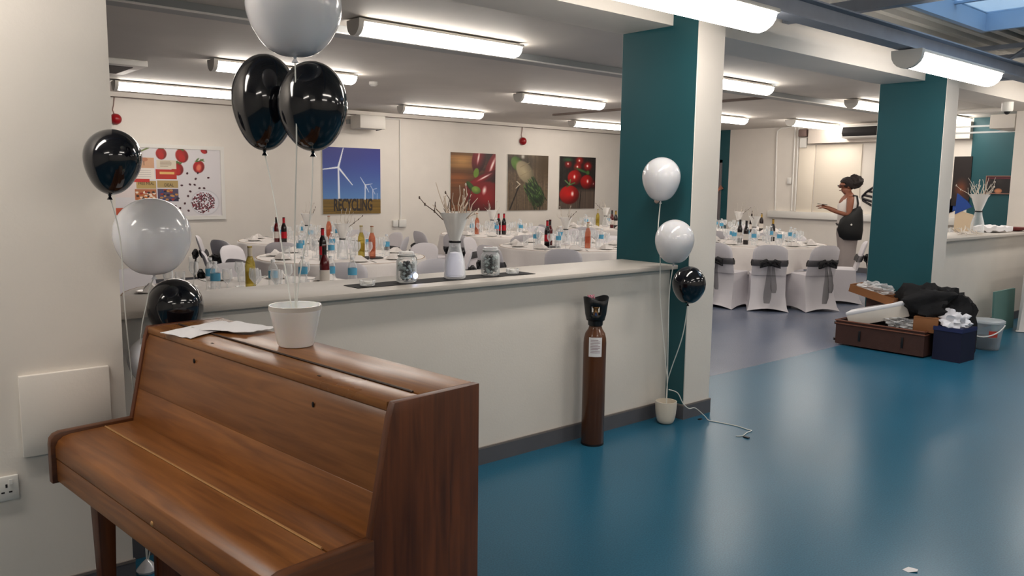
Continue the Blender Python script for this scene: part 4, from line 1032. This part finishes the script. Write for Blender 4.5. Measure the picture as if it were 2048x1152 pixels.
# ------------------------------------------------------------------ tableware prototypes
def proto(name, cat): return thing(name, 'x', cat)
M_BLUEL = mat('blue_label', rgb(84, 160, 196), .5); M_WHITECAP = mat('white_cap', rgb(225, 228, 232), .4)
def mk_water():
    t = proto('water_bottle', 'bottle')
    MB().lathe([(.028, 0), (.032, .006), (.032, .075), (.029, .085), (.032, .095), (.032, .15), (.026, .175), (.013, .195), (.013, .205)], 14).build('plastic_body', M_GLASS, t)
    MB().lathe([(.0325, .095), (.0325, .145)], 14, cap0=False, cap1=False).build('blue_label', M_BLUEL, t)
    MB().lathe([(.0145, .203), (.0145, .220)], 10).build('cap', M_WHITECAP, t)
    return t
def mk_wine(mb, mf, ml):
    t = proto('wine_bottle', 'bottle')
    MB().lathe([(.031, 0), (.034, .005), (.034, .18), (.030, .203), (.018, .235), (.0145, .25), (.0145, .30), (.016, .303), (.016, .312)], 16).build('bottle_body', mb, t)
    MB().lathe([(.0165, .238), (.0152, .25), (.0155, .312), (.004, .3145)], 14).build('foil', mf, t)
    MB().lathe([(.0346, .06), (.0346, .14)], 16, cap0=False, cap1=False).build('paper_label', ml, t)
    return t
def mk_glass():
    t = proto('wine_glass', 'glass')
    MB().lathe([(.032, 0), (.032, .002), (.004, .006), (.0035, .075), (.012, .085), (.030, .11), (.033, .135), (.027, .175), (.0262, .175), (.032, .135), (.029, .112), (.010, .088)], 14).build('glass_bowl', M_GLASS, t)
    return t
def mk_tumbler():
    t = proto('tumbler', 'glass')
    MB().lathe([(.028, 0), (.030, .004), (.035, .11), (.0335, .11), (.028, .01), (.01, .008)], 14).build('glass_wall', M_GLASS, t)
    return t
def mk_plate():
    t = proto('side_plate', 'plate')
    MB().lathe([(.045, 0), (.06, .004), (.09, .012), (.088, .015), (.058, .008), (.02, .006)], 20).build('china', mat('china', rgb(232, 230, 226), .2), t)
    return t
def mk_napkin():
    t = proto('napkin', 'napkin')
    n = MB(); n.rings([[(-.05, -.07, 0), (.05, -.07, 0), (.05, .07, 0), (-.05, .07, 0)], [(-.046, -.065, .018), (.046, -.065, .018), (.04, .06, .02), (-.04, .06, .02)], [(-.01, -.03, .055), (.01, -.03, .055), (.008, .02, .05), (-.008, .02, .05)]])
    n.build('folded_cloth', M_CLOTH, t)
    return t
def mk_cutlery():
    t = proto('dinner_knife', 'cutlery')
    MB().box(-.006, .006, -.10, 0, .0006, .004).build('knife_handle', M_GALV, t); MB().prism([(-.008, 0), (.008, 0), (.005, .09), (0, .1)], .001, .003, 'z').build('blade', M_GALV, t)
    return t
P_WATER, P_GLASS, P_TUMB, P_PLATE, P_NAP, P_KNIFE = mk_water(), mk_glass(), mk_tumbler(), mk_plate(), mk_napkin(), mk_cutlery()
M_REDW = mat('red_wine_glass', rgb(86, 10, 18), .12, coat=.4); M_REDF = mat('red_foil', rgb(176, 20, 36), .3, metal=.2); M_DKW = mat('dark_bottle', rgb(26, 16, 18), .12, coat=.4); M_DKF = mat('black_foil', rgb(24, 20, 22), .35)
M_ROSE = thin_mat('rose_wine', rgb(196, 112, 84), .38, .1, (1, .66, .52, 1)); M_GOLDW = thin_mat('white_wine', rgb(176, 156, 70), .30, .1, (.95, .86, .42, 1)); M_GOLDF = mat('gold_foil', rgb(186, 150, 70), .3, metal=.5); M_CLF = mat('pale_foil', rgb(196, 186, 168), .3)
M_BLBL = mat('bottle_label', rgb(206, 198, 190), .6)
WINE = {'red-foiled red wine bottle': mk_wine(M_DKW, M_REDF, M_REDF), 'dark wine bottle': mk_wine(M_DKW, M_DKF, M_BLBL), 'rosé wine bottle': mk_wine(M_ROSE, M_CLF, M_ROSE),
        'golden white wine bottle': mk_wine(M_GOLDW, M_CLF, M_GOLDW), 'black-capped red wine bottle': mk_wine(M_REDW, M_DKF, M_BLBL), 'gold-foiled wine bottle': mk_wine(M_DKW, M_GOLDF, M_BLBL)}
VASE = twig_vase('twig_vase', 'x', (0, 0, 0), 1.0, 21, M_WTWIG, M_DTWIG, False, 9, 'table centre vases')
M_TRAY = mat('black_slate', rgb(24, 22, 24), .5)
TRAY = tag(MB().lathe([(.15, 0), (.15, .006), (.14, .008)], 20).build('slate_mat', M_TRAY), 'x', 'mat')

# ------------------------------------------------------------------ tables
TR = .84
def table_mesh(seed, hem):
    rs = random.Random(seed); n = 96; vs = []; fs = []; ph = rs.random()*6
    for (r, z, amp) in ((.0, .7545, 0), (TR-.02, .7545, 0), (TR+.004, .748, 0), (TR+.012, .725, .004), (TR+.015, .6, .018), (TR+.02, .48, .032), (TR+.025, hem, .045)):
        for k in range(n):
            a = 2*PI*k/n
            w = amp*(math.sin(11*a+ph)+.6*math.sin(17*a+2*ph)); rr = r+w
            zz = z+(.05*math.cos(4*a+ph)-.03 if z == hem else 0)
            vs.append((rr*math.cos(a), rr*math.sin(a), zz))
    for i in range(6):
        for k in range(n): k2 = (k+1) % n; fs.append((i*n+k, i*n+k2, (i+1)*n+k2, (i+1)*n+k))
    return MB().add(vs, fs)
M_TWOOD = mat('table_ply', rgb(150, 120, 88), .6)
def dining_table(cx, cy, who, seed, chairs, bottles, water, vase, glasses=11, hem=.47, tray=None, cphase=0, detail=True):
    tb = thing('round_table', 'round folding table under the white cloth '+who, 'table', (cx, cy, 0), seed*.7, 'round dining tables')
    MB().lathe([(TR, .725), (TR, .752)], 40).build('tabletop', M_TWOOD, tb)
    for sx in (-1, 1):
        for sy in (-1, 1): MB().tube([(sx*.45, sy*.3, .725), (sx*.48, sy*.34, .005)], .014, 8).build('leg', M_BLACK, tb)
    tag(table_mesh(seed, hem).build('tablecloth', M_CLOTH, None, angle=70), 'white draped cloth on the round table '+who, 'tablecloth', 'white tablecloths').location = (cx, cy, 0)
    # chairs: their backs stand on a ring around the table
    info = []
    for a in chairs:
        aa = math.radians(a); rad = TR+.36
        info.append((cx+rad*math.cos(aa), cy+rad*math.sin(aa), aa))
    near = [q for q in info if math.hypot(q[0], q[1]) < math.hypot(cx, cy)]; far = [q for q in info if q not in near]
    ordn = ['leftmost', 'second from left', 'third from left', 'fourth from left', 'fifth from left', 'sixth from left', 'seventh from left']
    for lst, sd in ((near, 'near'), (far, 'far')):
        for k, (x, y, aa) in enumerate(sorted(lst, key=lambda q: screen_x(q[0], q[1]))):
            nm = ordn[k] if k < len(lst)-1 or len(lst) < 2 else 'rightmost'
            if len(lst) == 1: nm = 'only one'
            jit = random.uniform(-.05, .05)
            place(CH, (x, y, 0), aa+PI/2+jit, 'white covered chair, '+nm+', '+sd+' side, table '+who, 'covered chairs '+who)
    z = .7558; taken = []
    def free(x, y, d=.075):
        if math.hypot(x-cx, y-cy) > TR-.06: return False
        return all(math.hypot(x-a, y-b) > d+r for a, b, r in taken)
    for k, (x, y, kind) in enumerate(bottles):
        place(WINE[kind], (x, y, z+(.009 if tray and math.hypot(x-tray[0], y-tray[1]) < .2 else 0)), random.random()*6, kind+(' (left one)' if sum(1 for b in bottles if b[2] == kind) > 1 and k == min(i for i, b in enumerate(bottles) if b[2] == kind) else ' (right one)' if sum(1 for b in bottles if b[2] == kind) > 1 else '')+' on the table '+who, 'wine bottles'); taken.append((x, y, .04))
    if tray: place(TRAY, (tray[0], tray[1], z), 0, 'round black mat under bottles on the table '+who, 'black table mats')
    if vase: place(VASE, (vase[0], vase[1], z), seed*1.1, 'clear vase of twigs with net cone on the table '+who, 'table centre vases'); taken.append((vase[0], vase[1], .07))
    for (x, y) in water:
        if free(x, y, .03): place(P_WATER, (x, y, z), random.random()*6, 'blue-labelled water bottle on the table '+who, 'water bottles on the table '+who); taken.append((x, y, .035))
    rs = random.Random(seed*13)
    for k in range(10):
        a = 2*PI*k/10+.2+seed; 
        px, py = cx+.66*math.cos(a), cy+.66*math.sin(a)
        if detail and free(px, py, .085):
            place(P_PLATE, (px, py, z), 0, 'white side plate on the table '+who, 'side plates on the table '+who); taken.append((px, py, .08))
            place(P_NAP, (px, py, z+.008), a, 'white folded napkin on the table '+who, 'napkins on the table '+who)
        kx, ky = cx+.70*math.cos(a+.18), cy+.70*math.sin(a+.18)
        if detail and free(kx, ky, .02): place(P_KNIFE, (kx, ky, z), a+PI/2, 'steel knife laid on the table '+who, 'knives on the table '+who)
    n = 0; tries = 0
    while n < glasses and tries < 500:
        tries += 1; a = rs.random()*2*PI; r = rs.uniform(.2, .58); x, y = cx+r*math.cos(a), cy+r*math.sin(a)
        if not free(x, y, .04): continue
        p_, l_ = ((P_GLASS, 'clear wine glass') if n % 3 else (P_TUMB, 'clear tumbler'))
        place(p_, (x, y, z), 0, l_+' on the table '+who, l_+('es' if l_.endswith('s') else 's')+' on the table '+who); taken.append((x, y, .04)); n += 1
def ringpts(cx, cy, n, r, ph): return [(cx+r*math.cos(ph+2*PI*k/n), cy+r*math.sin(ph+2*PI*k/n)) for k in range(n)]
A10 = [k*36 for k in range(10)]
dining_table(9.73, 6.12, 'right of near teal column', 1, [-172, -143, -112, -56, 12, 48, 84, 118, 150],
    [(9.257, 6.062, 'dark wine bottle'), (9.50, 6.32, 'dark wine bottle'), (10.2, 6.25, 'gold-foiled wine bottle')], ringpts(9.68, 6.08, 8, .42, .3), (10.0, 6.42), 26)
dining_table(7.0, 7.12, 'before asparagus poster', 2, [-178, -136, -96, -58, -18, 18, 50, 122],
    [(6.652, 7.11, 'red-foiled red wine bottle'), (6.80, 7.22, 'black-capped red wine bottle'), (6.952, 6.72, 'rosé wine bottle')], ringpts(7.0, 7.12, 7, .42, .1), (7.1, 7.25), 26, tray=(6.66, 7.10))
dining_table(4.0, 7.32, 'before turbine poster', 3, [160, -162, -118, -80, -30, 15, 60, 124],
    [(3.594, 6.945, 'red-foiled red wine bottle'), (4.054, 7.023, 'golden white wine bottle'), (4.12, 6.93, 'rosé wine bottle')], ringpts(4.0, 7.32, 7, .45, .4), (3.86, 7.05), 24, tray=(4.1, 6.97))
dining_table(4.75, 9.62, 'at far wall below turbine poster', 4, [158, 195, -128, -45, -5, 30],
    [(4.25, 9.20, 'red-foiled red wine bottle'), (4.19, 9.27, 'black-capped red wine bottle'), (4.86, 9.22, 'rosé wine bottle')], ringpts(4.75, 9.62, 6, .42, .2), (4.68, 9.45), 20, tray=(4.86, 9.22), detail=True)
dining_table(7.78, 9.45, 'at far wall below chilli poster', 5, [172, -155, -112, -58, -20, 20],
    [(7.66, 9.25, 'red-foiled red wine bottle'), (7.74, 9.22, 'red-foiled red wine bottle'), (7.45, 9.50, 'rosé wine bottle')], ringpts(7.78, 9.45, 6, .42, .9), (7.9, 9.7), 20)
dining_table(10.75, 10.0, 'at far wall below tomato poster', 6, [170, -150, -110, -70, -20, 25],
    [(10.70, 9.76, 'black-capped red wine bottle'), (10.60, 9.58, 'gold-foiled wine bottle'), (10.85, 10.25, 'golden white wine bottle')], ringpts(10.75, 10.0, 5, .4, .5), (10.95, 10.15), 16)
dining_table(2.25, 5.35, 'just behind the ledge', 7, [168, 75, 112, 142],
    [(2.166, 5.22, 'golden white wine bottle'), (2.63, 5.06, 'black-capped red wine bottle')], [(1.93, 5.22), (2.30, 5.16), (2.57, 5.27), (2.83, 5.03), (2.0, 5.5), (2.75, 5.2)], None, 16, detail=True)
dining_table(11.95, 8.0, 'behind the standing woman', 8, [-160, -125, 95, 60, 25],
    [(11.75, 7.60, 'dark wine bottle'), (12.2, 7.7, 'gold-foiled wine bottle')], ringpts(11.95, 8.0, 5, .4, .5), (11.6, 7.75), 18)
dining_table(12.75, 4.95, 'beside far teal column', 9, [200, 240],
    [(12.35, 5.30, 'gold-foiled wine bottle')], ringpts(12.75, 4.95, 5, .45, .5), None, 14)
# remove the working marks left on prototypes
for o in bpy.data.objects:
    if '_used' in o: del o['_used']

# ------------------------------------------------------------------ people
def skin_body(name, joints, edges, m, parent, sub=2):
    me = bpy.data.meshes.new(name); me.from_pydata([j[0] for j in joints], edges, []); me.update()
    o = bpy.data.objects.new(name, me); COL.objects.link(o); o.parent = parent
    md = o.modifiers.new('skin', 'SKIN'); md.use_smooth_shade = True
    sv = me.skin_vertices[0].data if me.skin_vertices else None
    if sv is None:
        bm = bmesh.new(); bm.from_mesh(me); bm.verts.layers.skin.verify(); bm.to_mesh(me); bm.free(); sv = me.skin_vertices[0].data
    for i, j in enumerate(joints):
        r = j[1] if isinstance(j[1], tuple) else (j[1], j[1]); sv[i].radius = r
    sv[0].use_root = True
    s = o.modifiers.new('sub', 'SUBSURF'); s.levels = sub; s.render_levels = sub
    me.materials.append(m)
    return o
def loft(name, secs, m, parent, seg=24, cap=True, wob=0, angle=60):
    """secs: (cx, cy, z, rx, ry[, tilt]) ellipses"""
    rings = []
    for i, q in enumerate(secs):
        cx, cy, z, rx, ry = q[:5]; tl = q[5] if len(q) > 5 else 0
        rings.append([(cx+rx*math.cos(2*PI*k/seg)*(1+wob*math.sin(5*2*PI*k/seg+i)), cy+ry*math.sin(2*PI*k/seg)*(1+wob*math.cos(7*2*PI*k/seg)), z+tl*math.cos(2*PI*k/seg)) for k in range(seg)])
    return MB().rings(rings, cap).build(name, m, parent, angle=angle)
M_SKIN = mat('brown_skin', rgb(136, 84, 62), .5, sss=.05); M_HAIR = mat('dark_hair', rgb(34, 24, 22), .7, bump=.8, bscale=70, noise=.3, nscale=40)
M_TOP = mat('white_cotton', rgb(226, 220, 214), .8); M_TROU = mat('grey_trousers', rgb(158, 148, 144), .85, bump=.15, bscale=14)
M_BAG = mat('black_bag', rgb(14, 15, 16), .6)
def woman():
    # local frame: +x is the way she faces, z up, +y her left
    t = thing('person', 'standing person with hair bun, glasses, white sleeveless top, black bag and grey trousers', 'person', (12.16, 6.15, 0), math.atan2(.651, -.759)-.10)
    J = [((0, 0, .92), (.11, .13)),            # 0 pelvis
         ((.01, 0, 1.10), (.10, .125)), ((.01, 0, 1.27), (.10, .15)), ((-.005, 0, 1.375), (.065, .10)), ((.02, 0, 1.435), (.045, .048)), ((.05, 0, 1.49), (.058, .056)), ((.062, 0, 1.56), (.088, .072)), ((.055, 0, 1.615), (.070, .062)), # 1..7
         ((.03, .15, 1.34), .050), ((.055, .20, 1.10), .040), ((.22, .10, 1.16), .030), ((.275, .075, 1.19), (.026, .02)),      # 8..11 left arm
         ((-.005, -.15, 1.345), .052), ((.02, -.20, 1.10), .042), ((.20, -.12, 1.19), .031), ((.26, -.08, 1.215), (.026, .02)),   # 12..15 right arm
         ((.0, .09, .80), .09), ((.02, .09, .47), .062), ((-.01, .095, .10), .04), ((.05, .10, .04), .035),                        # 16..19 left leg
         ((.0, -.09, .80), .09), ((.0, -.09, .47), .062), ((-.05, -.095, .10), .04), ((.01, -.10, .04), .035),
         ((.145, 0, 1.535), .012), ((.105, 0, 1.49), (.03, .035))]
    E_ = [(0, 1), (1, 2), (2, 3), (3, 4), (4, 5), (5, 6), (6, 7), (3, 8), (8, 9), (9, 10), (10, 11), (3, 12), (12, 13), (13, 14), (14, 15), (0, 16), (16, 17), (17, 18), (18, 19), (0, 20), (20, 21), (21, 22), (22, 23), (6, 24), (5, 25)]
    J[24] = ((.152, 0, 1.525), .014)
    # fingers as chains leaving each palm
    for (w_, base, sy) in ((11, J[11][0], 1), (15, J[15][0], -1)):
        p0 = len(J); J.append(((base[0]+.045, base[1]-.005*sy, base[2]+.012), (.024, .015))); E_.append((w_, p0))
        for k in range(4):
            off = (-.027+.018*k); a = len(J)
            J.append(((base[0]+.075, base[1]+off, base[2]+.020), .0095)); J.append(((base[0]+.110-.005*abs(k-1), base[1]+off*1.05, base[2]+.018), .0085)); J.append(((base[0]+.140-.010*abs(k-1), base[1]+off*1.05, base[2]+.004), .007))
            E_ += [(p0, a), (a, a+1), (a+1, a+2)]
        a = len(J); J.append(((base[0]+.04, base[1]-.032*sy, base[2]+.022), .010)); J.append(((base[0]+.08, base[1]-.042*sy, base[2]+.034), .0085)); E_ += [(w_, a), (a, a+1)]
    skin_body('body', J, E_, M_SKIN, t)
    loft('white_top', [(.0, 0, .90, .135, .175), (.005, 0, 1.0, .128, .165), (.01, 0, 1.12, .122, .152), (.0, 0, 1.24, .145, .165), (-.012, 0, 1.33, .125, .158), (-.01, 0, 1.39, .085, .115), (.0, 0, 1.40, .06, .08)], M_TOP, t)
    # wide trousers
    for sy in (1, -1):
        dx = .01 if sy > 0 else -.02
        loft('trouser_leg', [(0, sy*.075, .96, .12, .085), (0, sy*.085, .80, .118, .098), (dx, sy*.09, .60, .108, .10), (dx, sy*.095, .35, .105, .098), (dx-.01, sy*.10, .12, .115, .10), (dx-.01, sy*.10, .035, .125, .105)], M_TROU, t, wob=.03)
        s = MB(); dx2 = .04 if sy > 0 else .0
        s.rings([[(dx2-.09, sy*.10-.035, z), (dx2+.10, sy*.10-.04, z), (dx2+.15, sy*.10, z), (dx2+.10, sy*.10+.04, z), (dx2-.09, sy*.10+.035, z)] for z in (.002, .03)]); s.build('shoe', mat('pale_shoe', rgb(176, 170, 168), .6), t, bevel=.006)
    loft('waistband', [(0, 0, .93, .142, .18), (0, 0, .975, .140, .176)], M_TROU, t)
    # black bag slung at the side facing the viewpoint (her left), with strap over the shoulder
    loft('bag', [(.0, .17, .72, .09, .05, .0), (.01, .185, .75, .14, .065, .02), (.02, .19, .88, .165, .07), (.01, .188, 1.03, .145, .068), (-.02, .18, 1.15, .10, .06, -.03), (-.03, .17, 1.21, .06, .04, -.03)], M_BAG, t, wob=.03)
    MB().tube([(-.05, .18, 1.19), (-.06, .175, 1.28), (-.05, .14, 1.395), (.0, .13, 1.40)], .012, 6).build('bag_strap', M_BAG, t)
    MB().tube([(.13, .13, .93), (.15, .0, .96), (.05, -.17, 1.0)], .009, 6).build('belt_strap', M_BAG, t)
    MB().ball((.03, .258, .96), (.012, .006, .016), 8, 6).build('bag_badge', M_WHITEPL, t)
    # hair: cap and bun, ear, glasses, mouth
    from mathutils import noise
    h = MB(); h.ball((.028, 0, 1.585), (.108, .096, .104), 24, 16)
    h.v = [p for p in h.v]
    nv = []
    for p in h.v:
        v = Vector(p)
        if v.x > .10 and v.z < 1.60: v.x = .10-(1.60-v.z)*.5
        if v.z < 1.52 and v.x > .0: v.z = 1.52
        nv.append(tuple(v+Vector((0, 0, 1))*.006*noise.noise(v*40)))
    h.v = nv; h.build('hair_cap', M_HAIR, t)
    bn = MB(); bn.ball((-.052, 0, 1.612), (.106, .100, .104), 28, 18); bn.v = [tuple(Vector((-.052, 0, 1.598))+(Vector(p)-Vector((-.052, 0, 1.598)))*(1+.2*noise.noise(Vector(p)*30))) for p in bn.v]; bn.build('hair_bun', M_HAIR, t)
    MB().ball((.045, .075, 1.535), (.014, .008, .024), 10, 8).build('ear', M_SKIN, t)
    g = MB()
    for sy in (1, -1):
        g.tube([(.148, sy*.012, 1.555), (.146, sy*.058, 1.557), (.140, sy*.060, 1.532), (.144, sy*.014, 1.530), (.148, sy*.012, 1.555)], .004, 5)
        g.tube([(.143, sy*.061, 1.550), (.10, sy*.075, 1.552), (.045, sy*.080, 1.548)], .004, 5)
    g.build('glasses', M_BLACK, t)
    for sy in (1, -1): MB().ball((.128, sy*.032, 1.545), (.010, .014, .008), 8, 6).build('eye', M_DARK, t)
    MB().ball((.128, 0, 1.478), (.012, .022, .006), 10, 6).build('mouth', mat('lips', rgb(110, 56, 50), .5), t)
    t.scale = (1.18, 1.12, 1.0)
    return t
woman()
tag(MB().box(0, .14, -.035, .035, 0, .009).build('mobile_phone', M_BLACK, bevel=.003), 'dark mobile phone held in the raised hands of the woman', 'phone')
ph_ = bpy.data.objects['mobile_phone']; az = math.atan2(.651, -.759)-.10
ph_.location = (12.16+.335*math.cos(az), 6.15+.335*math.sin(az), 1.245); ph_.rotation_euler = (0, -.12, az)

def doorman():
    # +x faces the doorway; stands behind the near column, one hand on the door frame
    t = thing('person', 'person behind the near column, only a hand on the door frame shows', 'person', (13.55, 10.45, 0), 0)
    J = [((0, 0, .95), (.12, .15)), ((0, 0, 1.15), (.10, .14)), ((0, 0, 1.35), (.10, .16)), ((0, 0, 1.45), (.07, .10)), ((.01, 0, 1.52), .05), ((.02, 0, 1.58), .062), ((.03, 0, 1.66), (.088, .072)), ((.02, 0, 1.72), (.07, .06)),
         ((0, .18, 1.41), .05), ((.0, .22, 1.14), .042), ((.08, .22, .92), .032), ((.10, .22, .86), (.026, .018)),
         ((0, -.18, 1.41), .05), ((.22, -.34, 1.30), .040), ((.50, -.46, 1.38), .030), ((.56, -.475, 1.41), (.026, .02)),
         ((0, .09, .82), .09), ((.0, .09, .48), .062), ((-.02, .09, .10), .042), ((.06, .09, .04), .036), ((0, -.09, .82), .09), ((.0, -.09, .48), .062), ((-.02, -.09, .10), .042), ((.06, -.09, .04), .036)]
    E_ = [(0, 1), (1, 2), (2, 3), (3, 4), (4, 5), (5, 6), (6, 7), (3, 8), (8, 9), (9, 10), (10, 11), (3, 12), (12, 13), (13, 14), (14, 15), (0, 16), (16, 17), (17, 18), (18, 19), (0, 20), (20, 21), (21, 22), (22, 23)]
    b = J[15][0]; p0 = len(J); J.append(((b[0]+.03, b[1]-.01, b[2]+.04), (.026, .016))); E_.append((15, p0))
    for k in range(4):
        a = len(J); dy = -.03-.016*k; up = .085-.02*k
        J += [((b[0]+.04, b[1]+dy+.012, b[2]+.03+up*.6), .0095), ((b[0]+.045, b[1]+dy-.012, b[2]+.04+up*.9), .0085), ((b[0]+.05, b[1]+dy-.032, b[2]+.045+up), .0075)]; E_ += [(p0, a), (a, a+1), (a+1, a+2)]
    a = len(J); J += [((b[0]+.03, b[1]+.025, b[2]+.05), .010), ((b[0]+.04, b[1]+.03, b[2]+.085), .0085)]; E_ += [(15, a), (a, a+1)]
    skin_body('body', J, E_, mat('tan_skin', rgb(176, 112, 88), .5, sss=.05), t)
    loft('dark_shirt', [(0, 0, .92, .14, .18), (0, 0, 1.1, .125, .165), (0, 0, 1.3, .13, .18), (0, 0, 1.40, .11, .17), (0, 0, 1.47, .065, .09)], mat('charcoal_cloth', rgb(44, 44, 50), .85), t)
    for sy in (1, -1):
        loft('trouser_leg', [(0, sy*.08, .97, .12, .09), (0, sy*.09, .7, .10, .09), (0, sy*.09, .4, .085, .08), (-.01, sy*.09, .04, .085, .08)], mat('charcoal_cloth', rgb(44, 44, 50), .85), t)
        MB().rings([[(-.09, sy*.09-.035, z), (.12, sy*.09-.04, z), (.16, sy*.09, z), (.12, sy*.09+.04, z), (-.09, sy*.09+.035, z)] for z in (.002, .05)]).build('shoe', M_BLACK, t)
    MB().ball((.005, 0, 1.695), (.10, .085, .085), 20, 12).build('hair_cap', M_HAIR, t)
doorman()
